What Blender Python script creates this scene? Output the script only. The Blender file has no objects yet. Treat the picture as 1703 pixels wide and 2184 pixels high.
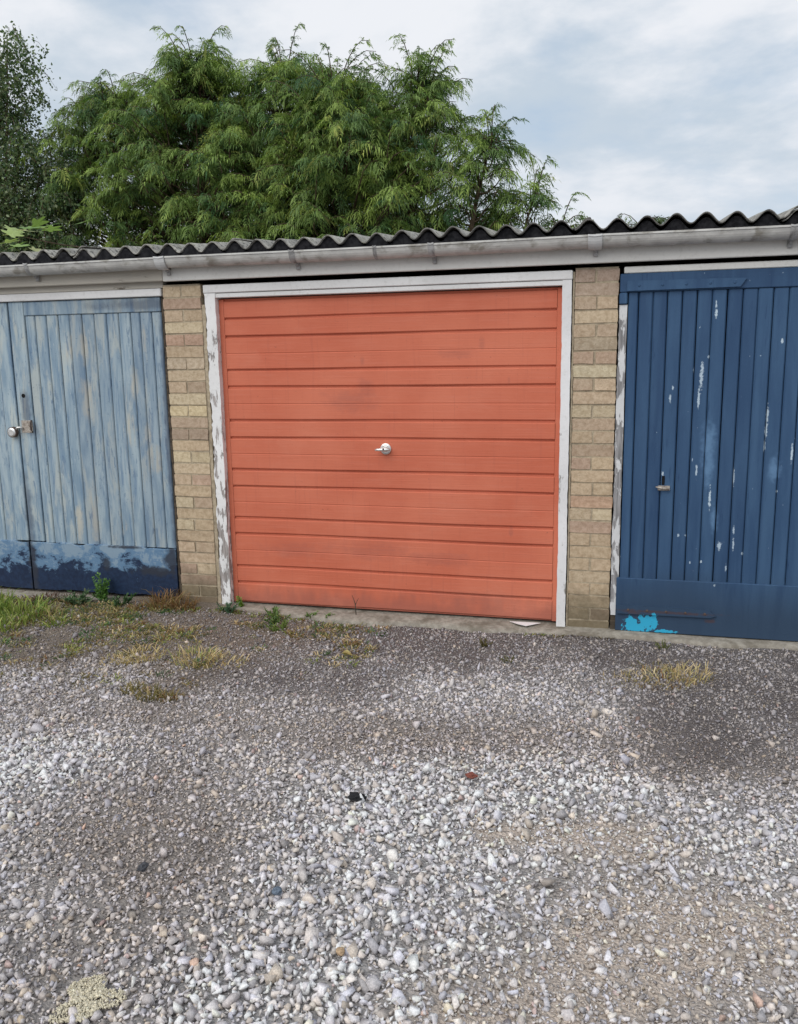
import bpy, bmesh, math, random
import numpy as np
from mathutils import Vector, Matrix, Euler

# ------------------------------------------------------------------ camera, sky, sun, exposure
sc = bpy.context.scene
col = sc.collection
cam_d = bpy.data.cameras.new('camera')
cam = bpy.data.objects.new('camera', cam_d); col.objects.link(cam)
cam_d.sensor_fit = 'HORIZONTAL'; cam_d.sensor_width = 36.0
cam_d.lens = 36.0 * 1801.46 / 1703.0
cam_d.clip_end = 3000.0; cam_d.clip_start = 0.05
YAW, PITCH, ROLL = 0.25922, 0.18079, 0.01584
cam.location = (1.43075, -4.9905, 1.601)
_r = Matrix.Rotation(YAW, 3, 'Z') @ Matrix.Rotation(-PITCH, 3, 'X') @ Matrix.Rotation(ROLL, 3, 'Y')
_fw, _up, _rt = _r @ Vector((0, 1, 0)), _r @ Vector((0, 0, 1)), _r @ Vector((1, 0, 0))
_m = Matrix((_rt, _up, -_fw)).transposed()
cam.rotation_euler = _m.to_euler()
sc.camera = cam

SUN_EL, SUN_AZ = math.radians(42), math.radians(203)      # azimuth from north (+Y) clockwise: from behind the camera
sun_d = bpy.data.lights.new('sun', 'SUN'); sun = bpy.data.objects.new('sun', sun_d); col.objects.link(sun)
sun_d.energy = 1.5; sun_d.angle = math.radians(55); sun_d.color = (1.0, 0.965, 0.92)
_sd = Vector((math.sin(SUN_AZ) * math.cos(SUN_EL), math.cos(SUN_AZ) * math.cos(SUN_EL), math.sin(SUN_EL)))
sun.rotation_euler = _sd.to_track_quat('Z', 'Y').to_euler()
sun.location = (0, -10, 12)

sc.view_settings.view_transform = 'Standard'; sc.view_settings.look = 'None'
sc.view_settings.gamma = 1.0; sc.view_settings.use_curve_mapping = False
sc.view_settings.exposure = 0.33
sc.cycles.use_denoising = True
sc.cycles.max_bounces = 8; sc.cycles.diffuse_bounces = 4; sc.cycles.transparent_max_bounces = 8


# ------------------------------------------------------------------ node helper
class NB:
    def __init__(s, tree):
        s.t = tree; s.n = tree.nodes; s.l = tree.links
    def put(s, sock, v):
        if hasattr(v, 'is_output') or isinstance(v, bpy.types.NodeSocket): s.l.new(v, sock)
        else:
            if isinstance(v, (tuple, list)) and len(v) == 3 and sock.type == 'RGBA': v = (*v, 1.0)
            sock.default_value = v
    def math(s, op, a, b=None, c=None, clamp=False):
        n = s.n.new('ShaderNodeMath'); n.operation = op; n.use_clamp = clamp
        s.put(n.inputs[0], a)
        if b is not None: s.put(n.inputs[1], b)
        if c is not None: s.put(n.inputs[2], c)
        return n.outputs[0]
    def vm(s, op, a, b=None):
        n = s.n.new('ShaderNodeVectorMath'); n.operation = op
        s.put(n.inputs[0], a)
        if b is not None: s.put(n.inputs[1], b)
        return n.outputs['Value'] if op in ('LENGTH', 'DOT_PRODUCT', 'DISTANCE') else n.outputs[0]
    def noise(s, vec, scale=5, detail=4, rough=0.5, dist=0.0, out='Fac'):
        n = s.n.new('ShaderNodeTexNoise'); s.put(n.inputs['Vector'], vec)
        n.inputs['Scale'].default_value = scale; n.inputs['Detail'].default_value = detail
        n.inputs['Roughness'].default_value = rough; n.inputs['Distortion'].default_value = dist
        return n.outputs[out]
    def voro(s, vec, scale, out='Distance', feature='F1'):
        n = s.n.new('ShaderNodeTexVoronoi'); n.feature = feature; s.put(n.inputs['Vector'], vec); n.inputs['Scale'].default_value = scale
        return n.outputs[out]
    def ramp(s, f, lo, hi, a=0.0, b=1.0):
        n = s.n.new('ShaderNodeMapRange'); n.interpolation_type = 'SMOOTHSTEP'
        s.put(n.inputs[0], f); s.put(n.inputs[1], lo); s.put(n.inputs[2], hi); s.put(n.inputs[3], a); s.put(n.inputs[4], b)
        return n.outputs[0]
    def mix(s, f, a, b, mode='MIX'):
        n = s.n.new('ShaderNodeMix'); n.data_type = 'RGBA'; n.blend_type = mode
        s.put(n.inputs[0], f); s.put(n.inputs[6], a); s.put(n.inputs[7], b)
        return n.outputs[2]
    def pos(s, scale=(1, 1, 1)):
        g = s.n.new('ShaderNodeNewGeometry').outputs['Position']
        return g if scale == (1, 1, 1) else s.vm('MULTIPLY', g, scale)
    def sep(s, v):
        n = s.n.new('ShaderNodeSeparateXYZ'); s.put(n.inputs[0], v); return n.outputs
    def attr(s, name):
        n = s.n.new('ShaderNodeAttribute'); n.attribute_name = name; return n.outputs['Color']
    def blobs(s, lst, wob=0.35, wscale=60, soft=0.25, thin=1.0):
        """mask (0..1) of ellipses (x, z, rx, rz) on an upright face, ragged by noise"""
        p = s.pos(); w = s.noise(p, wscale, 3, 0.6); w = s.math('MULTIPLY_ADD', w, 2 * wob, -wob)
        best = None
        for x, z, rx, rz in lst:
            rx *= thin
            d = s.vm('LENGTH', s.vm('MULTIPLY', s.vm('SUBTRACT', p, (x, 0, z)), (1 / rx, 0, 1 / rz)))
            best = d if best is None else s.math('MINIMUM', best, d)
        return s.ramp(s.math('ADD', best, s.math('MULTIPLY', w, 2.0)), 1.0 - soft, 1.0 + soft, 1.0, 0.0)
    def bump(s, h, strength=0.3, dist=0.01, normal=None):
        n = s.n.new('ShaderNodeBump'); n.inputs['Strength'].default_value = strength; n.inputs['Distance'].default_value = dist
        s.put(n.inputs['Height'], h)
        if normal is not None: s.put(n.inputs['Normal'], normal)
        return n.outputs[0]


def material(name, rough=0.7, spec=0.3, metal=0.0):
    m = bpy.data.materials.new(name); m.use_nodes = True
    b = NB(m.node_tree); p = m.node_tree.nodes['Principled BSDF']
    p.inputs['Roughness'].default_value = rough; p.inputs['Metallic'].default_value = metal
    p.inputs['Specular IOR Level'].default_value = spec
    return m, b, p


# ------------------------------------------------------------------ world: Nishita sky behind broken cloud
w = bpy.data.worlds.new('World'); sc.world = w; w.use_nodes = True
b = NB(w.node_tree); bg = w.node_tree.nodes['Background']
sky = b.n.new('ShaderNodeTexSky'); sky.sky_type = 'NISHITA'; sky.sun_disc = False
sky.sun_elevation = SUN_EL; sky.sun_rotation = SUN_AZ; sky.air_density = 1.2; sky.dust_density = 2.0; sky.ozone_density = 1.5
d = b.n.new('ShaderNodeTexCoord').outputs['Generated']
dx, dy, dz = b.sep(d)[:3]
zz = b.math('ADD', b.math('MAXIMUM', dz, 0.0), 0.30)
cv = b.n.new('ShaderNodeCombineXYZ'); b.put(cv.inputs[0], b.math('DIVIDE', dx, zz)); b.put(cv.inputs[1], b.math('DIVIDE', dy, zz))
cp = cv.outputs[0]
big = b.noise(b.vm('ADD', cp, (3.3, 1.7, 0)), 0.9, 7, 0.58, 0.4)
fine = b.noise(b.vm('MULTIPLY', b.vm('ADD', cp, (7.1, 4.2, 2.0)), (1.0, 1.15, 1.0)), 2.1, 8, 0.55, 0.15)
cover = b.ramp(b.math('ADD', b.math('MULTIPLY', big, 0.7), b.math('MULTIPLY', fine, 0.3)), 0.29, 0.49)
lit = b.ramp(fine, 0.40, 0.60)
cloud = b.mix(lit, (4.9, 5.65, 6.45), (7.4, 7.6, 8.0))
low = b.ramp(dz, 0.0, 0.28, 0.55, 0.0)
bluegap = b.mix(0.5, b.vm('MULTIPLY', sky.outputs[0], (1.0, 1.0, 1.0)), (4.2, 5.6, 7.5))
skyc = b.mix(cover, bluegap, cloud)
skyc = b.mix(low, skyc, (6.4, 6.8, 7.4))
b.put(bg.inputs['Color'], skyc); bg.inputs['Strength'].default_value = 0.092

# ------------------------------------------------------------------ mesh helpers
WL = {}                                                     # world location of each object's origin


def finish(o, parent, c):
    col.objects.link(o); WL[o.name] = Vector(c)
    if parent is not None:
        o.parent = parent; o.location = Vector(c) - WL[parent.name]
    else: o.location = c
    return o


def mk(name, verts, faces, mat, parent=None, smooth=False, origin=None, cols=None, kind=None):
    v = np.asarray(verts, float).reshape(-1, 3)
    if origin is None: origin = (v.min(0) + v.max(0)) / 2 if parent is not None else np.array([(v[:, 0].min() + v[:, 0].max()) / 2, (v[:, 1].min() + v[:, 1].max()) / 2, v[:, 2].min()])
    me = bpy.data.meshes.new(name)
    if isinstance(faces, np.ndarray):
        k = faces.shape[1]; nf = len(faces)
        me.vertices.add(len(v)); me.vertices.foreach_set('co', (v - origin).astype(np.float32).ravel())
        me.loops.add(nf * k); me.loops.foreach_set('vertex_index', faces.astype(np.int32).ravel())
        me.polygons.add(nf); me.polygons.foreach_set('loop_start', np.arange(0, nf * k, k, dtype=np.int32))
        me.update(calc_edges=True)
    else:
        me.from_pydata([tuple(x) for x in (v - origin)], [], faces)
    if cols is not None:
        a = me.color_attributes.new('col', 'FLOAT_COLOR', 'POINT')
        c4 = np.ones((len(v), 4), np.float32); c4[:, :3] = cols; a.data.foreach_set('color', c4.ravel())
    if smooth: me.polygons.foreach_set('use_smooth', np.ones(len(me.polygons), bool))
    me.materials.append(mat)
    o = bpy.data.objects.new(name, me)
    finish(o, parent, tuple(float(x) for x in origin))
    if kind: o['kind'] = kind
    return o


def thing(name, loc, label, cat, group=None):
    o = bpy.data.objects.new(name, None); o.empty_display_size = 0.1
    finish(o, None, loc); return tag(o, label, cat, group)


def tag(o, label, cat, group=None):
    o['label'] = label; o['category'] = cat
    if group: o['group'] = group
    return o


def boxgeo(x0, x1, y0, y1, z0, z1, bev=0.0, seg=1):
    bm = bmesh.new(); bmesh.ops.create_cube(bm, size=1.0)
    for v in bm.verts: v.co = Vector(((v.co.x + .5) * (x1 - x0) + x0, (v.co.y + .5) * (y1 - y0) + y0, (v.co.z + .5) * (z1 - z0) + z0))
    if bev: bmesh.ops.bevel(bm, geom=bm.edges[:], offset=bev, segments=seg, affect='EDGES', profile=0.6)
    bm.verts.index_update()
    vs = [tuple(v.co) for v in bm.verts]; fs = [[v.index for v in f.verts] for f in bm.faces]; bm.free()
    return vs, fs


def join(parts):
    V, F = [], []
    for v, f in parts:
        k = len(V); V += [tuple(x) for x in v]; F += [[i + k for i in q] for q in f]
    return V, F


def box(name, x0, x1, y0, y1, z0, z1, mat, parent=None, bev=0.003, seg=1, **kw):
    return mk(name, *boxgeo(x0, x1, y0, y1, z0, z1, bev, seg), mat, parent, **kw)


def tube(pts, rad, n=8, caps=True):
    pts = [Vector(p) for p in pts]; V, F = [], []
    rad = rad if hasattr(rad, '__len__') else [rad] * len(pts)
    for i, p in enumerate(pts):
        t = (pts[min(i + 1, len(pts) - 1)] - pts[max(i - 1, 0)]).normalized()
        u = t.orthogonal().normalized() if abs(t.z) > .9 else t.cross(Vector((0, 0, 1))).normalized()
        q = t.cross(u)
        for k in range(n):
            a = 2 * math.pi * k / n; V.append(p + (u * math.cos(a) + q * math.sin(a)) * rad[i])
    for i in range(len(pts) - 1):
        for k in range(n):
            F.append([i * n + k, i * n + (k + 1) % n, (i + 1) * n + (k + 1) % n, (i + 1) * n + k])
    if caps: F.append(list(range(n))[::-1]); F.append([(len(pts) - 1) * n + k for k in range(n)])
    return V, F


def ragged_board(x0, x1, y0, y1, z0, z1, amp, seed, nz=90, sides=(1, 1)):
    """an upright board whose long edges are gnawed by rot; front face has depth"""
    rg = np.random.default_rng(seed); zs = np.linspace(z0, z1, nz)
    def edge(): 
        e = np.interp(zs, np.linspace(z0, z1, 24), rg.random(24)) * .6 + rg.random(nz) * .4
        return np.clip(e, 0, 1) ** 1.6 * amp
    l = x0 + edge() * sides[0]; r = x1 - edge() * sides[1]
    V = []; F = []
    for i, z in enumerate(zs): V += [(l[i], y0, z), (r[i], y0, z), (r[i], y1, z), (l[i], y1, z)]
    for i in range(nz - 1):
        a = i * 4; c = a + 4
        for k in range(4): F.append([a + k, a + (k + 1) % 4, c + (k + 1) % 4, c + k])
    F.append([3, 2, 1, 0]); F.append([len(V) - 4 + k for k in range(4)])
    return V, F


def hash2(ix, iy, s):
    h = (ix.astype(np.int64) * 374761393 + iy.astype(np.int64) * 668265263 + s * 1442695041) & 0x7fffffff
    h = ((h ^ (h >> 13)) * 1274126177) & 0x7fffffff
    return ((h ^ (h >> 16)) & 0xffff) / 65535.0


def vnoise(x, y, s=0):
    ix, iy = np.floor(x), np.floor(y); fx, fy = x - ix, y - iy
    fx = fx * fx * (3 - 2 * fx); fy = fy * fy * (3 - 2 * fy)
    a, b_, c, d_ = hash2(ix, iy, s), hash2(ix + 1, iy, s), hash2(ix, iy + 1, s), hash2(ix + 1, iy + 1, s)
    return (a * (1 - fx) + b_ * fx) * (1 - fy) + (c * (1 - fx) + d_ * fx) * fy


def fbm(x, y, f=1.0, o=4, s=0):
    r = 0; a = 1; t = 0
    for i in range(o): r = r + a * vnoise(x * f + i * 17.3, y * f - i * 9.1, s + i); t += a; a *= .5; f *= 2
    return r / t


def sstep(e0, e1, x):
    t = np.clip((x - e0) / (e1 - e0), 0, 1); return t * t * (3 - 2 * t)


# ------------------------------------------------------------------ materials
def mat_orange():
    m, b, p = material('orange_door_paint', 0.6, 0.16)
    ps = b.pos()
    big = b.noise(ps, 1.6, 4, 0.55); streak = b.noise(b.pos((1.2, 1, 26)), 3.0, 4, 0.6); vert = b.noise(b.pos((14, 1, 1.1)), 2.0, 4, 0.6)
    c = b.mix(b.ramp(big, 0.3, 0.7), (0.545, 0.141, 0.080), (0.62, 0.186, 0.110))
    c = b.mix(b.math('MULTIPLY', b.ramp(streak, 0.45, 0.75), 0.28), c, (0.63, 0.215, 0.145))
    c = b.mix(b.math('MULTIPLY', b.ramp(vert, 0.55, 0.8), 0.22), c, (0.36, 0.10, 0.075))
    sm = b.blobs([(-0.215, 1.344, .16, .055), (-0.10, 1.40, .05, .06), (-0.12, 1.58, .012, .03), (0.45, 1.62, .1, .03), (-.1, .40, .22, .05), (.35, .36, .2, .035), (-.62, .38, .2, .04), (.55, .12, .3, .035), (.78, 1.46, .008, .02), (.8, .55, .01, .03), (.62, 1.67, .015, .03)], 0.5, 16, 0.7)
    c = b.mix(b.math('MULTIPLY', b.math('MULTIPLY', sm, b.ramp(streak, 0.3, 0.6, 0.45, 1.0)), 0.34), c, (0.30, 0.105, 0.085))
    z = b.sep(ps)[2]
    splash = b.math('MULTIPLY', b.ramp(b.math('ADD', z, b.math('MULTIPLY', b.noise(b.pos((6, 1, 2)), 3, 4), -0.16)), -0.06, 0.07, 0.75, 0.0), 0.8)
    c = b.mix(splash, c, (0.30, 0.11, 0.085))
    drip = b.ramp(b.noise(b.pos((30, 1, 0.9)), 2.0, 4, 0.6), 0.60, 0.74)
    c = b.mix(b.math('MULTIPLY', drip, 0.30), c, (0.40, 0.12, 0.08))
    spots = b.ramp(b.noise(b.pos((1, 1, 1)), 48, 3, 0.6), 0.70, 0.75)
    c = b.mix(b.math('MULTIPLY', spots, 0.5), c, (0.25, 0.085, 0.06))
    chalk = b.ramp(b.noise(b.pos((0.9, 1, 1.6)), 2.6, 5, 0.6, 0.6), 0.52, 0.72)
    c = b.mix(b.math('MULTIPLY', chalk, 0.24), c, (0.65, 0.245, 0.16))
    scuff = b.ramp(b.noise(b.pos((3.0, 1, 30)), 5.0, 3, 0.5), 0.72, 0.78)
    c = b.mix(b.math('MULTIPLY', scuff, 0.35), c, (0.66, 0.29, 0.22))
    b.put(p.inputs['Base Color'], c)
    b.put(p.inputs['Roughness'], b.ramp(big, 0.2, 0.8, 0.5, 0.7))
    h = b.math('ADD', b.math('MULTIPLY', b.noise(b.pos((0.6, 1, 60)), 3.0, 3, 0.6), 0.35), b.noise(ps, 3.5, 2, 0.4))
    b.put(p.inputs['Normal'], b.bump(h, 0.35, 0.012))
    return m


def mat_white(name, wear=0.5, hor=False, tint=(0.78, 0.77, 0.75), wood=(0.25, 0.21, 0.17), seed=0.0, zwear=0.0):
    m, b, p = material(name, 0.55, 0.3)
    ps = b.vm('ADD', b.pos(), (seed, seed * 2, seed * 3))
    n1 = b.noise(b.vm('MULTIPLY', ps, (1.6, 9, 9) if hor else (9, 9, 2.6)), 3.0, 6, 0.62, 0.3); n2 = b.noise(ps, 2.2, 4, 0.5); n3 = b.noise(ps, 45, 4, 0.6)
    z = b.sep(b.pos())[2]
    k = b.math('ADD', b.math('MULTIPLY', n1, 0.75), b.math('MULTIPLY', n2, 0.25))
    if zwear: k = b.math('ADD', k, b.ramp(z, 0.0, 1.9, zwear, 0.0))
    worn = b.ramp(k, 0.66 - 0.22 * wear, 0.70 - 0.22 * wear)
    c = b.mix(b.ramp(n2, 0.35, 0.75), tint, tuple(t * 0.84 for t in tint))
    c = b.mix(b.math('MULTIPLY', b.ramp(n3, 0.5, 0.75), 0.25), c, (0.42, 0.40, 0.36))
    grain = b.noise(b.vm('MULTIPLY', ps, (3, 60, 60) if hor else (60, 60, 3)), 2.0, 4, 0.6)
    wd = b.mix(b.ramp(grain, 0.35, 0.65), tuple(t * 0.55 for t in wood), wood)
    b.put(p.inputs['Base Color'], b.mix(worn, c, wd))
    b.put(p.inputs['Roughness'], b.ramp(worn, 0, 1, 0.5, 0.9))
    h = b.math('ADD', b.math('MULTIPLY', worn, -1.0), b.math('MULTIPLY', n3, 0.35))
    b.put(p.inputs['Normal'], b.bump(h, 0.55, 0.004))
    return m


def mat_paleblue():
    m, b, p = material('weathered_pale_blue_paint', 0.6, 0.3)
    _rnd = b.n.new('ShaderNodeObjectInfo').outputs['Random']
    _off = b.math('MULTIPLY', _rnd, 37.0)
    _p0 = b.pos
    b.pos = lambda sc_=(1, 1, 1): _p0(sc_) if sc_ == (1, 1, 1) else b.vm('ADD', _p0(sc_), _off)
    a = b.noise(b.pos((9, 1, 1.3)), 1.6, 6, 0.6, 0.5); c_ = b.noise(b.pos((22, 1, 1.6)), 2.0, 5, 0.65, 0.2); n3 = b.noise(b.pos((3.2, 1, 0.55)), 4.0, 6, 0.65, 0.4)
    n4 = b.noise(b.pos(), 60, 4, 0.6); n5 = b.noise(b.pos((30, 1, 3)), 3.0, 4, 0.6)
    c = b.mix(b.ramp(a, 0.34, 0.66), (0.20, 0.285, 0.365), (0.355, 0.44, 0.485))
    c = b.mix(b.math('MULTIPLY', b.ramp(c_, 0.50, 0.66), 0.6), c, (0.13, 0.215, 0.325))
    c = b.mix(b.math('MULTIPLY', b.ramp(n3, 0.50, 0.64), 0.72), c, (0.44, 0.475, 0.45))
    pale = b.blobs([(-1.74, 1.17, .035, .12), (-1.69, 1.46, .03, .09), (-2.17, 1.70, .03, .12), (-2.05, 1.72, .025, .12), (-1.6, 1.75, .018, .07), (-1.58, .95, .05, .08), (-2.08, .58, .04, .16), (-2.2, .5, .03, .12), (-1.86, .5, .025, .06), (-1.62, 1.12, .02, .06), (-2.05, 1.35, .05, .13)], 0.5, 14, 0.5)
    pale = b.math('MULTIPLY', pale, b.ramp(c_, 0.38, 0.6))
    c = b.mix(b.math('MULTIPLY', pale, 0.75), c, (0.50, 0.475, 0.395))
    c = b.mix(b.math('MULTIPLY', b.ramp(b.noise(b.pos((16, 1, 2.4)), 2.4, 6, 0.7, 0.6), 0.56, 0.64), 0.6), c, (0.085, 0.15, 0.25))
    c = b.mix(b.math('MULTIPLY', b.ramp(n5, 0.70, 0.76), 0.8), c, (0.60, 0.64, 0.64))
    c = b.mix(b.math('MULTIPLY', b.ramp(n4, 0.62, 0.72), 0.45), c, (0.06, 0.10, 0.17))
    dirt = b.blobs([(-2.54, 1.28, .032, .13), (-2.6, .55, .03, .3), (-1.5, 1.965, .40, .035), (-1.47, 1.1, .018, .9), (-2.52, 1.15, .05, .05)], 0.5, 12, 0.6)
    c = b.mix(b.math('MULTIPLY', dirt, 0.62), c, (0.07, 0.085, 0.12))
    c = b.mix(1.0, c, b.mix(_rnd, (.84, .85, .88), (1.08, 1.07, 1.05)), 'MULTIPLY')
    b.put(p.inputs['Base Color'], c)
    h = b.math('ADD', b.math('MULTIPLY', c_, 0.6), b.math('MULTIPLY', n4, 0.5))
    b.put(p.inputs['Normal'], b.bump(h, 0.4, 0.004))
    return m


def mat_bluerail():
    m, b, p = material('peeling_navy_rail_paint', 0.5, 0.35)
    z = b.sep(b.pos())[2]
    n = b.noise(b.pos((1.3, 1, 1.7)), 5.0, 8, 0.72, 0.4); n4 = b.noise(b.pos(), 50, 4, 0.6)
    k = b.math('ADD', n, b.ramp(z, 0.04, 0.33, -0.11, 0.17))
    c = b.mix(b.ramp(n4, 0.3, 0.7), (0.009, 0.019, 0.048), (0.016, 0.034, 0.080))
    c = b.mix(b.ramp(k, 0.53, 0.60), c, (0.12, 0.215, 0.335))
    c = b.mix(b.math('MULTIPLY', b.ramp(k, 0.64, 0.70), 0.7), c, (0.27, 0.35, 0.42))
    c = b.mix(b.math('MULTIPLY', b.blobs([(-1.62, .19, .16, .03), (-1.50, .28, .05, .1), (-2.0, .22, .03, .04), (-2.60, .2, .03, .2), (-1.85, .35, .1, .012)], .6, 18, .5), .9), c, (0.03, 0.035, 0.05))
    b.put(p.inputs['Base Color'], c)
    b.put(p.inputs['Normal'], b.bump(b.math('ADD', k, b.math('MULTIPLY', n4, .3)), 0.5, 0.004))
    return m


CH = [(1.904, 1.857, .005, .0167), (1.907, 1.811, .0083, .025), (1.878, 1.579, .0067, .0083), (1.805, 1.511, .0067, .01), (1.847, 1.475, .0117, .0583), (1.837, 1.363, .0083, .0458), (1.7, 1.412, .0083, .01), (1.687, 1.355, .0067, .0208), (2.246, 1.655, .0067, .0117), (2.196, 1.259, .0083, .05), (2.194, 1.175, .01, .025), (1.663, .933, .0067, .0125), (1.922, .796, .0083, .0516), (1.844, .953, .0067, .0333), (2.191, 1.096, .0067, .0292), (2.331, 1.05, .0083, .0416), (2.042, .923, .0067, .0416), (1.985, .525, .015, .0217), (2.027, .399, .0067, .0167), (2.108, .484, .01, .0083), (1.892, .427, .0067, .0067), (1.832, .422, .005, .0067), (1.762, .576, .0067, .0067), (1.802, .577, .0067, .005), (2.059, .532, .0067, .0333), (1.969, .293, .0083, .0067), (2.058, .616, .0067, .0167), (2.269, .843, .0067, .0067)]
FZ = [(1.902, .954, .0233, .075), (2.247, .968, .025, .05), (1.9, 1.093, .0292, .1), (1.95, .68, .0167, .0583)]
TQ = [(1.551, .016, .075, .0292), (1.604, .059, .05, .0333), (1.517, .036, .0416, .0375), (1.709, .001, .0583, .01), (1.649, .049, .0208, .0458)]


def mat_navy():
    m, b, p = material('navy_door_paint', 0.55, 0.18)
    _rnd = b.n.new('ShaderNodeObjectInfo').outputs['Random']
    _off = b.math('MULTIPLY', _rnd, 37.0)
    _p0 = b.pos
    b.pos = lambda sc_=(1, 1, 1): _p0(sc_) if sc_ == (1, 1, 1) else b.vm('ADD', _p0(sc_), _off)
    a = b.noise(b.pos((10, 1, 1.0)), 1.5, 5, 0.6, 0.4); n = b.noise(b.pos(), 1.8, 3, 0.5); n4 = b.noise(b.pos(), 70, 4, 0.6); n5 = b.noise(b.pos((26, 1, 2.4)), 2.2, 4, 0.6)
    c = b.mix(b.ramp(a, 0.3, 0.7), (0.034, 0.076, 0.155), (0.054, 0.112, 0.205))
    c = b.mix(b.math('MULTIPLY', b.ramp(n, 0.45, 0.7), 0.5), c, (0.042, 0.092, 0.18))
    c = b.mix(b.math('MULTIPLY', b.ramp(n5, 0.62, 0.72), 0.5), c, (0.018, 0.045, 0.11))
    c = b.mix(b.math('MULTIPLY', b.blobs(FZ, 0.6, 30, 0.9), 0.55), c, (0.16, 0.29, 0.47))
    c = b.mix(b.blobs(CH, 0.85, 85, 0.35, 0.66), c, (0.46, 0.56, 0.64))
    c = b.mix(b.ramp(b.noise(b.pos((2.2, 1, 1)), 38, 2, 0.5), 0.765, 0.79), c, (0.40, 0.50, 0.60))
    z = b.sep(b.pos())[2]
    grime = b.math('MULTIPLY', b.ramp(b.math('ADD', z, b.math('MULTIPLY', n, -0.25)), -0.05, 0.30, 0.85, 0.0), 1.0)
    c = b.mix(grime, c, (0.035, 0.06, 0.10))
    c = b.mix(b.blobs(TQ, 0.75, 38, 0.12), c, (0.04, 0.40, 0.62))
    rust = b.blobs([(1.52, .115, .04, .014), (1.72, .12, .25, .008), (1.96, .08, .03, .01)], .6, 40, .5)
    c = b.mix(b.math('MULTIPLY', rust, 0.6), c, (0.09, 0.05, 0.045))
    c = b.mix(1.0, c, b.mix(_rnd, (.84, .85, .88), (1.08, 1.07, 1.05)), 'MULTIPLY')
    b.put(p.inputs['Base Color'], c)
    b.put(p.inputs['Roughness'], b.ramp(a, 0.2, 0.8, 0.48, 0.7))
    b.put(p.inputs['Normal'], b.bump(b.math('ADD', b.math('MULTIPLY', a, .5), b.math('MULTIPLY', n4, .4)), 0.35, 0.004))
    return m


def mat_brick():
    m, b, p = material('buff_brick', 0.9, 0.15)
    oc = b.n.new('ShaderNodeObjectInfo').outputs['Color']
    n = b.noise(b.pos(), 38, 5, 0.65); n2 = b.noise(b.pos(), 9, 4, 0.6); n3 = b.noise(b.pos(), 140, 3, 0.6)
    c = b.mix(b.ramp(n, 0.35, 0.7), oc, b.mix(1.0, oc, (0.74, 0.70, 0.66), 'MULTIPLY'))
    c = b.mix(b.math('MULTIPLY', b.ramp(n2, 0.55, 0.75), 0.35), c, (0.36, 0.235, 0.165))
    c = b.mix(b.math('MULTIPLY', b.ramp(n3, 0.62, 0.72), 0.6), c, (0.16, 0.12, 0.08))
    z = b.sep(b.pos())[2]
    damp = b.ramp(b.math('ADD', z, b.math('MULTIPLY', n2, -0.3)), -0.10, 0.16, 0.75, 0.0)
    c = b.mix(damp, c, (0.11, 0.095, 0.06))
    b.put(p.inputs['Base Color'], c)
    b.put(p.inputs['Normal'], b.bump(b.math('ADD', n, b.math('MULTIPLY', n3, .5)), 0.8, 0.004))
    return m


def mat_simple(name, c1, c2, scale=20, rough=0.85, spec=0.2, bump=0.4, bd=0.004, metal=0.0, c3=None, s3=4.0, stretch=(1, 1, 1)):
    m, b, p = material(name, rough, spec, metal)
    ps = b.pos(stretch)
    n = b.noise(ps, scale, 5, 0.62)
    c = b.mix(b.ramp(n, 0.35, 0.68), c1, c2)
    if c3 is not None: c = b.mix(b.math('MULTIPLY', b.ramp(b.noise(ps, s3, 5, 0.6, 0.4), 0.5, 0.68), 0.8), c, c3)
    b.put(p.inputs['Base Color'], c)
    if bump: b.put(p.inputs['Normal'], b.bump(n, bump, bd))
    return m


def mat_roof():
    m, b, p = material('lichened_cement_sheet', 0.92, 0.12)
    n = b.noise(b.pos(), 5, 5, 0.6); n2 = b.noise(b.pos(), 42, 4, 0.65); n3 = b.noise(b.pos((1, 0.25, 1)), 16, 4, 0.6)
    c = b.mix(b.ramp(n, 0.3, 0.7), (0.28, 0.27, 0.245), (0.50, 0.48, 0.43))
    c = b.mix(b.math('MULTIPLY', b.ramp(n2, 0.50, 0.62), 0.8), c, (0.05, 0.05, 0.05))
    c = b.mix(b.math('MULTIPLY', b.ramp(n3, 0.56, 0.7), 0.6), c, (0.30, 0.29, 0.21))
    y = b.sep(b.pos())[1]
    c = b.mix(b.ramp(b.math('ADD', y, b.math('MULTIPLY', n2, 0.05)), -0.150, -0.080, 0.97, 0.0), c, (0.016, 0.016, 0.020))   # near-black towards the front edge
    b.put(p.inputs['Base Color'], c)
    b.put(p.inputs['Normal'], b.bump(b.math('ADD', n2, n3), 0.6, 0.006))
    return m


def mat_vcol(name, rough=0.6, spec=0.25, trans=0.0, bump=False):
    m, b, p = material(name, rough, spec)
    a = b.attr('col'); b.put(p.inputs['Base Color'], a)
    if bump:
        n = b.noise(b.pos(), 180, 4, 0.65)
        b.put(p.inputs['Base Color'], b.mix(b.ramp(n, .3, .7), b.mix(1.0, a, (.78, .78, .78), 'MULTIPLY'), b.mix(1.0, a, (1.18, 1.17, 1.15), 'MULTIPLY')))
        b.put(p.inputs['Normal'], b.bump(n, 0.5, 0.003))
    if trans:
        t = b.n.new('ShaderNodeBsdfTranslucent'); b.put(t.inputs[0], b.mix(1.0, a, (1.1, 1.25, 0.6), 'MULTIPLY'))
        mx = b.n.new('ShaderNodeMixShader'); mx.inputs[0].default_value = trans
        b.l.new(p.outputs[0], mx.inputs[1]); b.l.new(t.outputs[0], mx.inputs[2])
        out = m.node_tree.nodes['Material Output']; b.l.new(mx.outputs[0], out.inputs[0])
    return m


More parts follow.
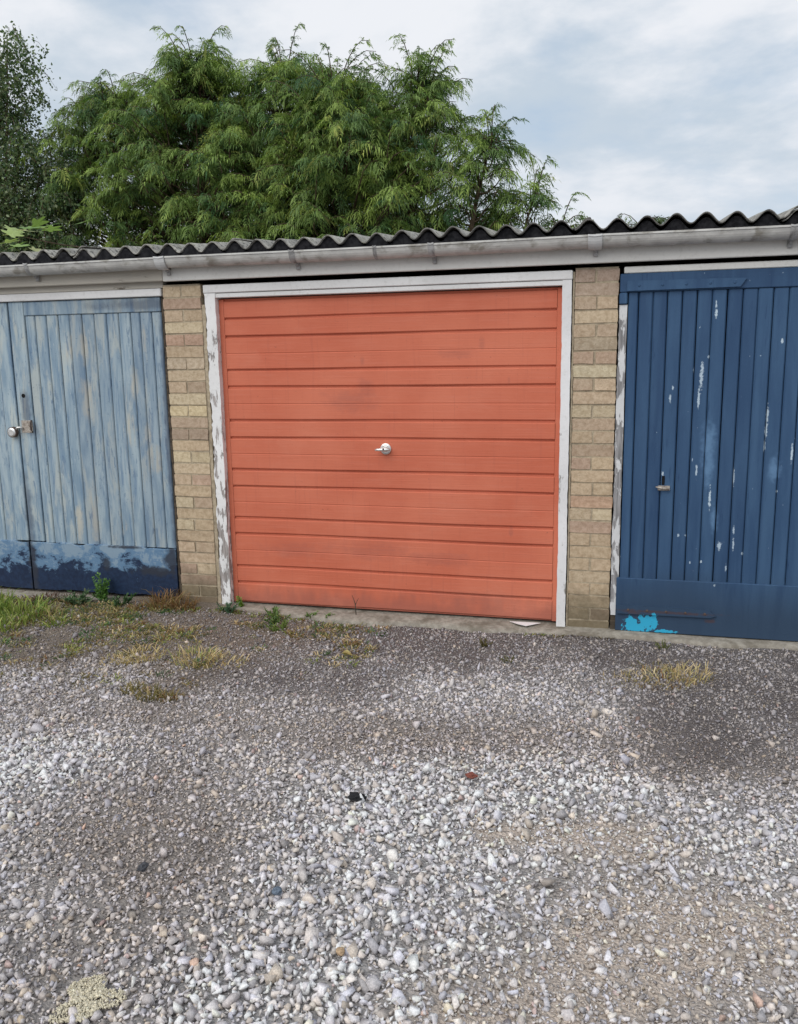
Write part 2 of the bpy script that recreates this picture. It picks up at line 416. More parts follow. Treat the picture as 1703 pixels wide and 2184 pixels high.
def mat_ground():
    m, b, p = material('grit_ground', 0.95, 0.1)
    a = b.attr('col'); n = b.noise(b.pos(), 90, 5, 0.7); n2 = b.noise(b.pos(), 300, 3, 0.6); v = b.voro(b.pos(), 95)
    c = b.mix(b.ramp(n, .3, .72), b.mix(1.0, a, (.68, .68, .68), 'MULTIPLY'), b.mix(1.0, a, (1.25, 1.24, 1.22), 'MULTIPLY'))
    c = b.mix(b.math('MULTIPLY', b.ramp(n2, .58, .7), .5), c, (.42, .41, .40))
    b.put(p.inputs['Base Color'], c)
    b.put(p.inputs['Normal'], b.bump(b.math('ADD', b.math('MULTIPLY', v, -1.2), n), 0.9, 0.012))
    return m


ORANGE = mat_orange()
WHITE = mat_white('white_frame_paint', -0.1, True, (0.80, 0.79, 0.78), seed=1.3)
WHITE_FLAKE = mat_white('flaking_white_paint', 0.42, False, (0.82, 0.81, 0.80), (0.42, 0.38, 0.36), seed=4.1, zwear=0.09)
WHITE_RIGHT = mat_white('chalky_white_paint', 0.0, False, (0.78, 0.77, 0.77), (0.40, 0.37, 0.33), seed=7.7, zwear=0.10)
GREYJAMB = mat_white('grey_flaking_jamb_paint', 0.85, False, (0.66, 0.66, 0.66), (0.34, 0.33, 0.33), seed=9.2)
FASCIA = mat_white('fascia_paint', -0.05, True, (0.70, 0.685, 0.65), (0.36, 0.33, 0.28), seed=2.6)
FASCIA_OLD = mat_white('dirty_fascia_paint', 0.18, True, (0.54, 0.50, 0.43), (0.24, 0.205, 0.165), seed=5.5)
PALEBLUE = mat_paleblue(); BLUERAIL = mat_bluerail(); NAVY = mat_navy(); BRICK = mat_brick(); ROOF = mat_roof(); GROUND = mat_ground()
MORTAR = mat_simple('buff_mortar', (0.38, 0.315, 0.225), (0.48, 0.405, 0.295), 60, 0.95, 0.1, 0.8, 0.004, c3=(0.24, 0.195, 0.14), s3=9)
GUTTER = mat_simple('grey_plastic_gutter', (0.45, 0.44, 0.42), (0.57, 0.56, 0.53), 9, 0.6, 0.25, 0.2, 0.003, c3=(0.22, 0.20, 0.165), s3=7, stretch=(1.2, 1, 2))
CONCRETE = mat_simple('worn_concrete', (0.24, 0.215, 0.18), (0.36, 0.33, 0.28), 26, 0.95, 0.1, 0.9, 0.008, c3=(0.15, 0.13, 0.10), s3=5)
CHROME = mat_simple('weathered_chrome', (0.70, 0.69, 0.67), (0.85, 0.84, 0.82), 60, 0.28, 0.5, 0.1, 0.001, metal=0.65, c3=(0.45, 0.42, 0.38), s3=40)
IRON = mat_simple('rusty_iron', (0.06, 0.045, 0.04), (0.13, 0.085, 0.065), 70, 0.7, 0.3, 0.5, 0.002)
PLATE = mat_simple('flaked_lock_plate', (0.30, 0.26, 0.22), (0.55, 0.50, 0.44), 120, 0.6, 0.4, 0.6, 0.002, metal=0.3, c3=(0.12, 0.08, 0.06), s3=60)
BLACK = mat_simple('black_hole', (0.008, 0.008, 0.009), (0.015, 0.014, 0.014), 30, 0.9, 0.1, 0.0)
TIMBER = mat_simple('dark_timber', (0.055, 0.045, 0.035), (0.10, 0.08, 0.06), 14, 0.9, 0.1, 0.4, 0.003, stretch=(0.3, 1, 3))
BARK = mat_simple('bark', (0.07, 0.05, 0.035), (0.15, 0.11, 0.075), 22, 0.95, 0.1, 0.8, 0.01, stretch=(1, 1, 0.3))
STONE = mat_vcol('gravel_stone', 0.85, 0.2, bump=True)
NEEDLE = mat_vcol('conifer_spray', 0.55, 0.25, 0.26)
LEAF = mat_vcol('broad_leaf', 0.5, 0.35, 0.30)
BLADE = mat_vcol('weed_blade', 0.6, 0.2, 0.25)
PAPER = mat_simple('white_paper', (0.80, 0.80, 0.80), (0.86, 0.86, 0.86), 30, 0.8, 0.2, 0.1)

# ------------------------------------------------------------------ ground
def zones(x, y):
    """weights of what lies on the ground at (x, y): tar, soil, tan, light, brown"""
    wob = (fbm(x, y, 1.7, 4, 5) - .5)
    edge = np.interp(x, [-2.5, -1.0, -.5, 0, .6, 1.1, 1.5, 1.9, 2.4, 3.5], [-1.4, -1.25, -1.1, -1.0, -.82, -.80, -1.15, -1.5, -1.65, -1.75])
    tar = sstep(-.50, .50, y - edge + wob * 1.7) * (.72 + .5 * fbm(x, y, 4.5, 3, 61)); tar = np.clip(tar, 0, 1)
    soil = sstep(.1, -.75, x + .1 + wob * 1.1) * sstep(-1.75, -1.0, y + wob * .9)
    def g(cx, cy, rx, ry): return np.exp(-((x - cx) / rx) ** 2 - ((y - cy) / ry) ** 2)
    tan = g(1.42, -2.25, .22, .13) + g(1.5, -2.8, .28, .24) + g(1.9, -2.65, .25, .18) * .8 + g(1.25, -3.2, .3, .2) * .8 + g(1.05, -2.3, .12, .08) * .6 + g(2.5, -3.1, .4, .3) * .7
    tan = np.clip(1.35 * tan * (0.55 + 1.3 * fbm(x, y, 4, 3, 9)), 0, 1)
    brown = np.clip(g(.05, -2.85, .30, .75) + g(-.35, -2.4, .25, .5) * .8 + g(1.0, -1.55, 1.8, .28) * .8 + g(.35, -1.75, .4, .2) * .6 + g(-.9, -1.75, .5, .25) * .6, 0, 1) * (.5 + fbm(x, y, 3, 3, 12))
    light = np.clip(g(.75, -2.25, .55, .55) + g(.5, -3.1, .45, .35) * .7 + g(2.2, -3.2, .3, .3) * .7 + g(-.85, -2.25, .4, .35) + g(1.2, -1.8, .35, .25) + g(2.1, -2.2, .5, .35) * .6 + g(.8, -3.3, .5, .3) * .5, 0, 1)
    return tar, soil, tan, light, np.clip(brown, 0, 1)


def ground_z(x, y):
    near = sstep(-6, -4, y)
    z = -0.035 + (fbm(x, y, .8, 3, 2) - .5) * .05 * near + (fbm(x, y, 5, 3, 3) - .5) * .022 * near
    z = z - .018 * sstep(-2.2, -3.2, y) * np.exp(-((x - 1.45) / .35) ** 2)
    return z + .012 * sstep(-1.2, -.4, y) * sstep(0, -1.2, x)


def axis(lo, hi, step, far):
    core = np.arange(lo, hi + 1e-6, step); out = []; s = step; v = hi
    while v < far: s *= 1.35; v += s; out.append(v)
    neg = []; s = step; v = lo
    while v > -far: s *= 1.35; v -= s; neg.append(v)
    return np.array(neg[::-1] + list(core) + out)


gx, gy = axis(-3.6, 3.4, .03, 600), axis(-4.6, .3, .03, 600)
X, Y = np.meshgrid(gx, gy); Z = ground_z(X, Y)
tar, soil, tan, light, brown = zones(X, Y)
def lerp(a, c, t): return a + (np.array(c) - a) * t[..., None]
C = np.ones(X.shape + (3,)) * np.array((.38, .358, .345))
C = lerp(C, (.47, .455, .45), light); C = lerp(C, (.31, .272, .245), brown * .9); C = lerp(C, (.62, .53, .455), tan)
C = lerp(C, (.160, .138, .134), tar * .9); C = lerp(C, (.27, .222, .175), soil * .85)
ny, nx = X.shape; idx = np.arange(ny * nx).reshape(ny, nx)
FQ = np.stack([idx[:-1, :-1], idx[:-1, 1:], idx[1:, 1:], idx[1:, :-1]], -1).reshape(-1, 4)
mk('ground', np.stack([X, Y, Z], -1).reshape(-1, 3), FQ, GROUND, None, True, origin=np.zeros(3), cols=C.reshape(-1, 3), kind='structure')

# concrete strip the doors close on
sx = np.linspace(-4.2, 4.2, 281); rg = np.random.default_rng(3)
fr = -.115 + (fbm(sx, sx * 0 + 3.3, 3, 4, 8) - .5) * .13
prof = []
V = []; F = []
for i, x in enumerate(sx):
    t = -.012 + (vnoise(np.array(x * 2.0), np.array(.5), 4) - .5) * .010
    V += [(x, .30, t), (x, .02, t), (x, fr[i] + .02, t - .004), (x, fr[i], t - .018), (x, fr[i] - .015, -.12), (x, .30, -.12)]
for i in range(len(sx) - 1):
    a = i * 6
    for k in range(5): F.append([a + k, a + 6 + k, a + 7 + k, a + k + 1])
mk('concrete_threshold', V, F, CONCRETE, None, True, kind='structure')

# ------------------------------------------------------------------ garage shell (rear and side walls, all out of view)
for n_, a in (('wall_left', (-4.12, -3.92, .05, 5.1, -.1, 2.24)), ('wall_right', (3.86, 4.06, .05, 5.1, -.1, 2.24)), ('wall_rear', (-4.12, 4.06, 5.1, 5.3, -.1, 2.69))):
    vs, fs = boxgeo(*a)
    if n_ != 'wall_rear': vs = [(x_, y_, z_ if z_ < 1 else 2.27 + (y_ + .12) * .0805) for x_, y_, z_ in vs]      # raked top under the roof sheets
    o = mk(n_, vs, fs, MORTAR); o['kind'] = 'structure'

# ------------------------------------------------------------------ brick piers
PAL = [(.58, .45, .30), (.54, .415, .28), (.60, .48, .33), (.50, .375, .27), (.52, .365, .275), (.56, .43, .30), (.47, .36, .26), (.63, .53, .36)]
FIX_L = {23: (.48, .31, .23), 21: (.56, .46, .34), 17: (.66, .55, .34), 15: (.41, .31, .235), 16: (.45, .34, .25), 13: (.62, .52, .34)}
FIX_R = {27: (.44, .33, .27), 26: (.54, .42, .33), 22: (.40, .33, .24), 21: (.52, .37, .27), 20: (.63, .55, .38), 10: (.54, .35, .24), 17: (.60, .50, .34)}


def pier(x0, x1, label, fix, seed, top):
    rg = random.Random(seed); wd = x1 - x0
    t = thing('brick_pier', ((x0 + x1) / 2, .1, -.04), label, 'brick pier', 'brick piers between the garages')
    zb = -.035; h = .065; j = .0105; n = int(round((top - zb) / (h + j)))
    box('mortar_core', x0 + .004, x1 - .004, .0050, .225, zb - .01, zb + n * (h + j), MORTAR, t, 0)
    meshes = {}
    def brickmesh(w_, k):
        key = (round(w_, 3), k)
        if key not in meshes:
            r2 = random.Random(hash(key) % 9999)
            bm = bmesh.new(); bmesh.ops.create_cube(bm, size=1.0)
            bmesh.ops.subdivide_edges(bm, edges=bm.edges[:], cuts=1, use_grid_fill=True)
            for v in bm.verts:
                v.co = Vector((v.co.x * w_, v.co.y * .10, v.co.z * h))
                v.co += Vector((r2.uniform(-1, 1) * .0022, r2.uniform(-1, 1) * .0018, r2.uniform(-1, 1) * .0022))
                if abs(v.co.x) > w_ * .4 and abs(v.co.z) > h * .4: v.co.x *= 1 - r2.uniform(.0, .012)
            me = bpy.data.meshes.new('brick'); bm.to_mesh(me); bm.free(); me.materials.append(BRICK)
            for pl in me.polygons: pl.use_smooth = False
            meshes[key] = me
        return meshes[key]
    for c in range(n):
        z = zb + c * (h + j) + h / 2
        if c % 2 == 0: cuts = [(x0 + .002, x1 - .002)]
        else:
            mid = x0 + wd * (.5 + rg.uniform(-.03, .03)); cuts = [(x0 + .002, mid - j / 2), (mid + j / 2, x1 - .002)]
        for a, e in cuts:
            wq = round((e - a) / .006) * .006 if c % 2 else e - a
            o = bpy.data.objects.new('brick', brickmesh(min(wq, e - a), rg.randrange(5)))
            finish(o, t, ((a + e) / 2 + rg.uniform(-.0015, .0015), .05 + rg.uniform(-.0035, .003), z + rg.uniform(-.001, .001)))
            o.rotation_euler = (rg.uniform(-.01, .01), rg.uniform(-.006, .006), rg.uniform(-.012, .012))
            k = fix.get(c) or PAL[rg.randrange(len(PAL))]; f = rg.uniform(.9, 1.05)
            k = tuple(.75 * a_ + .25 * b_ for a_, b_ in zip(k, (.56, .455, .34)))
            o.color = (*[q * f for q in k], 1)
    return t


pier(-1.432, -1.165, 'buff brick pier between the pale blue doors and the orange door', FIX_L, 4, 2.10)
pier(1.150, 1.392, 'buff brick pier between the orange door and the navy door', FIX_R, 9, 2.085)
pier(-4.02, -3.78, 'buff brick pier at the far left end of the garages', {}, 11, 2.10)
pier(3.72, 3.96, 'buff brick pier at the far right end of the garages', {}, 12, 2.09)

# ------------------------------------------------------------------ orange door in its white frame
FX0, FX1, FZT = -1.137, 1.137, 2.068
IX0, IX1, IZT = -1.058, 1.082, 1.986
t = thing('door_frame', (0, .03, -.02), 'white painted timber frame round the orange garage door, left jamb flaking', 'door frame')
mk('jamb', *ragged_board(FX0, IX0, -.012, .075, -.02, 2.0165, .020, 21, 110, (1, .35)), WHITE_FLAKE, t)['label'] = 'badly flaking left jamb with ragged edge'
mk('jamb', *ragged_board(IX1, FX1, -.012, .075, -.02, 2.0165, .005, 22, 80), WHITE_RIGHT, t)
box('head', FX0 - .004, FX1 + .002, -.016, .075, 2.018, FZT, WHITE, t, .004)
box('head_stop', IX0 - .012, IX1 + .01, -.006, .07, 1.988, 2.0155, WHITE, t, .003)
mk('mortar_fillet', *ragged_board(-1.167, -1.139, .006, .06, -.03, 1.95, .010, 5, 80, (0, 1)), MORTAR, t)
mk('mortar_fillet', *ragged_board(1.139, 1.152, .004, .06, -.03, 2.06, .004, 6, 60), MORTAR, t)

t = thing('garage_door', (0, .05, 0), 'orange red ribbed steel up-and-over garage door with white handle', 'garage door')
LINES = [1.858, 1.746, 1.537, 1.429, 1.218, 1.106, .899, .788, .577, .471, .252, .140]
DY = .034
DX0, DX1 = IX0 - .004, IX1 + .004
PX0, PX1 = IX0 + .032, IX1 - .03
zs = [1.975] + LINES + [.004]
box('backing_sheet', DX0 + .002, DX1 - .002, DY + .0135, DY + .03, .002, 1.982, ORANGE, t, 0)
for x0, x1 in ((DX0, PX0 - .001), (PX1 + .001, DX1)): box('side_rail', x0, x1, DY - .001, DY + .0125, .002, 1.98, ORANGE, t, .003)
rg = random.Random(8)
for i in range(len(zs) - 1):
    zt, zb = zs[i] - .0052, zs[i + 1] + .0052
    # a pressed band: front face with soft shoulders and slight oil-canning, wide bands carry fine pressed lines
    nz = 10 if zt - zb > .13 else 6; nxs = 36; V = []; F = []
    prof = [(zb, .012), (zb + .003, .004), (zb + .008, 0.0)]
    if zt - zb > .13:
        for q in (.5,): 
            zc = zb + (zt - zb) * q; prof += [(zc - .004, .0), (zc - .001, .0022), (zc + .002, .0022), (zc + .005, 0.0)]
    prof += [(zt - .006, 0.0), (zt - .002, .004), (zt, .012)]
    ph = rg.random() * 6
    for k in range(nxs + 1):
        x = PX0 + (PX1 - PX0) * k / nxs
        wav = .0026 * math.sin(x * 2.3 + ph) + .0014 * math.sin(x * 7.1 + ph * 2)
        sag = -.005 * math.sin((x - PX0) / (PX1 - PX0) * math.pi) if i == 10 else 0
        for z, dpt in prof:
            V.append((x, DY + dpt + (wav if dpt < .01 else 0), z + .0012 * math.sin(x * 3.1 + ph)))
    npf = len(prof)
    for k in range(nxs):
        for q in range(npf - 1): F.append([k * npf + q, (k + 1) * npf + q, (k + 1) * npf + q + 1, k * npf + q + 1])
    mk('panel', V, F, ORANGE, t)
h = thing('door_handle', (.012, DY - .03, 1.045), '', '')
del h['label']; del h['category']; h.parent = t; h.location = Vector((.012, DY - .03, 1.045)) - WL[t.name]
mk('escutcheon', *join([tube([(.022, DY - .0005, 1.047), (.022, DY - .010, 1.047), (.022, DY - .013, 1.047)], [.034, .034, .024], 20), tube([(.022, DY - .012, 1.047), (.022, DY - .04, 1.047)], [.019, .015], 14)]), CHROME, h, False)
mk('lever', *join([tube([(-.036, DY - .045, 1.043), (-.02, DY - .047, 1.045), (.022, DY - .048, 1.047), (.05, DY - .047, 1.047), (.060, DY - .045, 1.046)], [.006, .0085, .012, .009, .006], 10)]), CHROME, h, True)
mk('keyhole', *tube([(.020, DY - .0575, 1.050), (.020, DY - .0615, 1.050)], .0055, 10), BLACK, h)

# ------------------------------------------------------------------ planked doors
def plank(x0, x1, yf, yb, z0, z1, mat, parent, gap=.0016, seed=0, vj=.006):
    """board with V-jointed long edges"""
    rg = random.Random(seed); x0 += gap * rg.uniform(.6, 2.2); x1 -= gap * rg.uniform(.6, 1.8); dy = rg.uniform(-.0018, .0018); tl = rg.uniform(-.0012, .0012)
    pr = [(x0, yb), (x1, yb), (x1, yf + vj), (x1 - vj, yf), (x0 + vj, yf), (x0, yf + vj)]
    V = [(x + (tl if k else 0), y + dy, z) for k, z in enumerate((z0, z1)) for x, y in pr]; n = len(pr)
    F = [[k, (k + 1) % n, n + (k + 1) % n, n + k] for k in range(n)] + [list(range(n))[::-1], list(range(n, 2 * n))]
    return mk('plank', V, F, mat, parent)


def ragged_rail(x0, x1, yf, yb, z0, z1, mat, parent, amp, seed, name='bottom_rail'):
    xs = np.linspace(x0, x1, 80); r = np.random.default_rng(seed)
    tp = z1 - np.clip(fbm(xs, xs * 0, 9, 4, seed) - .45, 0, 1) * amp - r.random(80) * amp * .08
    bt = z0 + np.clip(fbm(xs, xs * 0 + 5, 7, 4, seed + 3) - .5, 0, 1) * amp * .8
    V = []; F = []
    for i, x in enumerate(xs): V += [(x, yf, bt[i]), (x, yf, tp[i] - .003), (x, yf + .003, tp[i]), (x, yb, tp[i]), (x, yb, bt[i])]
    for i in range(79):
        a = i * 5
        for k in range(5): F.append([a + k, a + (k + 1) % 5, a + 5 + (k + 1) % 5, a + 5 + k][::-1])
    F.append([0, 1, 2, 3, 4]); F.append([395 + k for k in range(5)][::-1])
    return mk(name, V, F, mat, parent)


# pale blue pair on the left
YB = .012
t = thing('plank_door', (-2.04, YB, .0), 'weathered pale blue plank door beside the left brick pier, hasp on its edge', 'wooden door', 'pale blue double doors')
xa, xb = -2.608, -1.462
box('stile', xa, -2.492, YB, YB + .04, .362, 2.009, PALEBLUE, t, .004)
box('top_rail', -2.490, xb, YB, YB + .04, 1.917, 2.008, PALEBLUE, t, .005)
edges = [-2.492, -2.415, -2.325, -2.235, -2.148, -2.055, -1.962, -1.868, -1.778, -1.690, -1.620, -1.535, xb]
for i in range(len(edges) - 1): plank(edges[i], edges[i + 1], YB + .009, YB + .035, .355, 1.915, PALEBLUE, t, .0015, i)
ragged_rail(xa, xb, YB - .004, YB + .04, .012, .360, BLUERAIL, t, .05, 3)
hs = box('hasp_plate', -2.588, -2.50, YB - .003, YB + .001, 1.13, 1.215, PLATE, t, .001)
mk('staple', *tube([(-2.505, YB - .002, 1.215), (-2.503, YB - .016, 1.20), (-2.503, YB - .016, 1.15), (-2.505, YB - .002, 1.135)], .006, 8), IRON, hs, True)
mk('lock_hole', *tube([(-2.552, YB - .0025, 1.384), (-2.552, YB + .002, 1.384)], .014, 12), BLACK, t)

t = thing('plank_door', (-3.2, YB, .0), 'weathered pale blue plank door cut off by the left edge of the photo', 'wooden door', 'pale blue double doors')
box('stile', -2.725, -2.622, YB + .002, YB + .042, .362, 2.008, PALEBLUE, t, .004)
box('top_rail', -3.76, -2.727, YB + .002, YB + .042, 1.915, 2.007, PALEBLUE, t, .005)
for i in range(11): plank(-3.76 + i * .094, -3.76 + (i + 1) * .094, YB + .011, YB + .037, .352, 1.913, PALEBLUE, t, .0015, 40 + i)
ragged_rail(-3.76, -2.622, YB - .003, YB + .042, .012, .360, BLUERAIL, t, .04, 6)

# padlock closing the hasp across the meeting edges
pl = thing('padlock', (-2.648, YB - .03, 1.10), 'small shiny round padlock hanging from the hasp of the pale blue doors', 'padlock')
mk('lock_body', *tube([(-2.648, YB - .012, 1.135), (-2.648, YB - .018, 1.135), (-2.648, YB - .036, 1.135), (-2.648, YB - .042, 1.135)], [.024, .031, .031, .022], 18), CHROME, pl, False)
mk('lock_rim', *tube([(-2.648, YB - .008, 1.135), (-2.648, YB - .034, 1.135)], [.037, .036], 20), IRON, pl)
mk('shackle', *tube([(-2.625, YB - .024, 1.15), (-2.605, YB - .024, 1.168), (-2.585, YB - .018, 1.168), (-2.575, YB - .006, 1.16)], .007, 8), CHROME, pl, True)

# timber head over the pale doors, jamb trim beside the pier
t = thing('door_head', (-2.6, .02, 2.0), 'off white timber head above the pale blue doors', 'door head')
box('head_board', -3.77, -1.442, -.006, .06, 2.012, 2.060, WHITE, t, .004)
box('soffit_board', -3.77, -1.430, .006, .06, 2.0625, 2.11, FASCIA_OLD, t, .003)
tag(mk('door_jamb', *ragged_board(-1.459, -1.437, .018, .07, -.02, 2.005, .008, 15, 80), TIMBER, None), 'dark narrow timber jamb between the pale blue door and brick pier', 'door jamb')

# navy door on the right
YN = -.022
t = thing('plank_door', (2.0, YN, .0), 'navy blue plank door with chipped paint and a turquoise patch at its foot', 'wooden door')
xe = 2.575
edges = [1.443, 1.500] + [1.500 + .0768 * (i + 1) for i in range(14)]
for i in range(len(edges) - 1): plank(edges[i], edges[i + 1], YN + .004, YN + .030, .300, 1.934, NAVY, t, .0016, 70 + i, .007)
box('top_rail', 1.398, xe, YN - .004, YN + .034, 1.936, 2.036, NAVY, t, .005)
box('stile_end', 1.396, 1.440, YN - .006, YN + .012, 1.872, 1.9345, NAVY, t, .006)
box('bottom_rail', 1.428, xe, YN - .003, YN + .034, -.010, .312, NAVY, t, .004)
for z0, z1, x1, dp in ((1.942, 1.996, 2.05, .014), (.098, .150, 1.985, .012)):
    V = []; F = []
    pts = [(1.435, z0), (x1 - .03, z0 + .004), (x1, (z0 + z1) / 2 + (.02 if z0 > 1 else -.01)), (x1 - .035, z1 - .004), (1.435, z1)]
    for y in (YN - dp - .004, YN - .0045 if z0 > 1 else YN - .0035): V += [(x, y, z) for x, z in pts]
    n = len(pts); F = [list(range(n))[::-1], list(range(n, 2 * n))] + [[k, (k + 1) % n, n + (k + 1) % n, n + k] for k in range(n)]
    hg = mk('strap_hinge', V, F, NAVY, t)
    for q in range(5):
        xx = 1.50 + q * (x1 - 1.56) / 4.0
        mk('hinge_screw', *tube([(xx, YN - dp - .0035, (z0 + z1) / 2), (xx, YN - dp - .0075, (z0 + z1) / 2)], [.008, .005], 10), IRON if z0 < 1 else NAVY, hg)
hd = box('lock_plate', 1.640, 1.705, YN - .003, YN + .0035, .835, .862, PLATE, t, .001)
mk('lever', *tube([(1.628, YN - .012, .856), (1.655, YN - .020, .852), (1.69, YN - .018, .846), (1.705, YN - .010, .842)], [.004, .007, .006, .004], 8), PLATE, hd, True)
mk('lock_hole', *join([boxgeo(1.660, 1.676, YN + .0005, YN + .006, .866, .918, .002)]), BLACK, t)

t = thing('plank_door', (3.1, YN, 0), 'second navy blue plank door further right, beyond the chipped one', 'wooden door')
for i in range(14): plank(2.582 + i * .0785, 2.582 + (i + 1) * .0785, YN + .004, YN + .030, .300, 1.934, NAVY, t, .0016, 170 + i, .007)
box('top_rail', 2.58, 3.69, YN - .004, YN + .034, 1.936, 2.036, NAVY, t, .005)
box('bottom_rail', 2.58, 3.69, YN - .003, YN + .034, -.010, .312, NAVY, t, .004)

t = thing('door_jamb', (1.417, .03, -.02), 'grey white flaking timber jamb between brick pier and navy door', 'door jamb')
mk('post', *ragged_board(1.394, 1.441, -.014, .07, .08, 1.87, .012, 31, 100, (.7, .3)), GREYJAMB, t)
mk('foot', *ragged_board(1.396, 1.434, -.006, .06, -.02, .078, .012, 33, 14), TIMBER, t)['label'] = 'rotten dark foot of the jamb'
tag(box('head_board', 1.418, 3.72, -.016, .06, 2.0385, 2.074, FASCIA, None, .004), 'grey white timber head board above the navy door', 'door head')

# ------------------------------------------------------------------ fascia, gutter, roof
tag(box('fascia_board', -1.395, 3.98, -.052, -.030, 2.096, 2.212, FASCIA, None, .004), 'long off white fascia board above the orange and navy doors', 'fascia')
tag(box('fascia_board', -4.05, -1.399, -.046, -.026, 2.100, 2.210, FASCIA_OLD, None, .005), 'dirty stained fascia board above the pale blue doors', 'fascia')
tag(box('wall_plate', -4.0, 3.95, .065, .165, 2.115, 2.20, TIMBER, None, .004), 'dark timber wall plate resting on the brick piers', 'timber beam')

GY, GZ, GR = -.112, 2.230, .055


def gutter_len(x0, x1, r=GR, th=.003, seed=0, name='gutter_length', parent=None, dz=0.0, mat=None):
    n = 14; V = []; F = []; ns = max(2, int((x1 - x0) / .1)) if x1 - x0 > .2 else 2
    prof = [(GY + (r) * math.cos(a), GZ + dz + r * math.sin(a) * 1.12) for a in [math.pi + math.pi * k / n for k in range(n + 1)]]
    prof = [(GY - r - .004, GZ + dz - .004), (GY - r - .004, GZ + dz + .004), (GY - r + .002, GZ + dz + .005)][:0] + prof
    inn = [(GY + (r - th) * math.cos(a), GZ + dz + .0 + (r - th) * math.sin(a) * 1.12) for a in [2 * math.pi - math.pi * k / n for k in range(n + 1)]]
    loop = [(GY - r - .005, GZ + dz - .006)] + prof + inn + [(GY - r + .006, GZ + dz + .004), (GY - r - .004, GZ + dz + .004)]
    m_ = len(loop)
    for i in range(ns + 1):
        x = x0 + (x1 - x0) * i / ns; sag = -.004 * math.sin(i / ns * math.pi)
        V += [(x, y, z + sag) for y, z in loop]
    for i in range(ns):
        for k in range(m_): F.append([i * m_ + k, i * m_ + (k + 1) % m_, (i + 1) * m_ + (k + 1) % m_, (i + 1) * m_ + k][::-1])
    return mk(name, V, F, mat or GUTTER, parent, False)


t = thing('gutter', (0, GY, 2.18), 'grey half round plastic gutter along the eaves with brackets', 'gutter')
joints = [-4.05, -1.345, -.478, .36, 1.262, 2.245, 3.98]
for a, e, dz in ((-4.05, -1.346, -.003), (-1.344, 1.261, .0), (1.263, 3.98, .001)): gutter_len(a, e, dz=dz, parent=t)
GUTTER_D = mat_simple('gutter_bracket_plastic', (0.30, 0.295, 0.29), (0.40, 0.395, 0.39), 12, 0.5, 0.35, 0.2, 0.003, c3=(0.12, 0.115, 0.11), s3=14)
GUTTER_W = mat_simple('pale_gutter_union', (0.50, 0.50, 0.50), (0.60, 0.60, 0.59), 12, 0.5, 0.35, 0.2, 0.003)
for x, wd, big in ((-2.3, .03, 0), (-1.345, .07, 1), (-.478, .035, 0), (.36, .035, 0), (.03, .02, 0), (1.262, .075, 1), (2.245, .035, 0), (3.0, .035, 0)):
    g_ = gutter_len(x - wd / 2, x + wd / 2, GR + (.0075 if big else .005), .004, name='gutter_union' if big else 'gutter_bracket', parent=t, mat=GUTTER_W if big else GUTTER_D, dz=.001)
    if wd > .025: mk('bracket_arm', *join([boxgeo(x - .012, x + .012, -.068, -.0545, 2.130, 2.205, .003), boxgeo(x - .009, x + .009, -.088, -.066, 2.150, 2.175, .003)]), GUTTER_D, g_)

t = thing('corrugated_roof', (0, 2.5, 2.26), 'grey weathered corrugated cement sheet roof over the garages', 'roof')
PIT, AMP = .149, .0265
PH = 1.078
SL = math.tan(math.radians(4.6))
x_first = PH - PIT * 34.5
rg = random.Random(5)
k = 0
while True:
    xs0 = x_first + k * PIT * 7
    if xs0 > 4.1: break
    xs1 = xs0 + PIT * 7.55
    nx_ = int((xs1 - xs0) / PIT * 14); ys = [-.135, -.10, -.05, .1, .5, 1.2, 2.0, 3.0, 4.2, 5.35]
    dz = rg.uniform(-.006, .006) + (.004 if k % 2 else 0); y_off = rg.uniform(-.012, .012); V = []; F = []
    if xs1 > .62 and xs0 < 1.2: y_off = -.01
    for th in (0, 1):
        for i in range(nx_ + 1):
            x = xs0 + (xs1 - xs0) * i / nx_; ph = 2 * math.pi * (x - PH) / PIT
            c_ = math.cos(ph); prof = AMP * (c_ - .05 * math.cos(2 * ph))
            lap = .009 if (xs1 - x) < PIT * .62 else 0.0
            for y in ys:
                z = 2.288 + (y + .12) * SL + prof + dz + lap - th * .0075
                z += (.004 * math.sin(x * 9 + k) if y < 0 else 0) * (1 - lap * 50)
                V.append((x, y + (y_off if y < 0 else 0), z))
    ny_ = len(ys); N_ = (nx_ + 1) * ny_
    for i in range(nx_):
        for q in range(ny_ - 1):
            a = i * ny_ + q; F.append([a, a + ny_, a + ny_ + 1, a + 1]); a += N_; F.append([a, a + 1, a + ny_ + 1, a + ny_])
        a = i * ny_; F.append([a, N_ + a, N_ + a + ny_, a + ny_]); a = i * ny_ + ny_ - 1; F.append([a, a + ny_, N_ + a + ny_, N_ + a])
    for i in (0, nx_):
        for q in range(ny_ - 1):
            a = i * ny_ + q; f = [a, a + 1, N_ + a + 1, N_ + a]; F.append(f if i == 0 else f[::-1])
    mk('roof_sheet', V, F, ROOF, t, True)
    k += 1
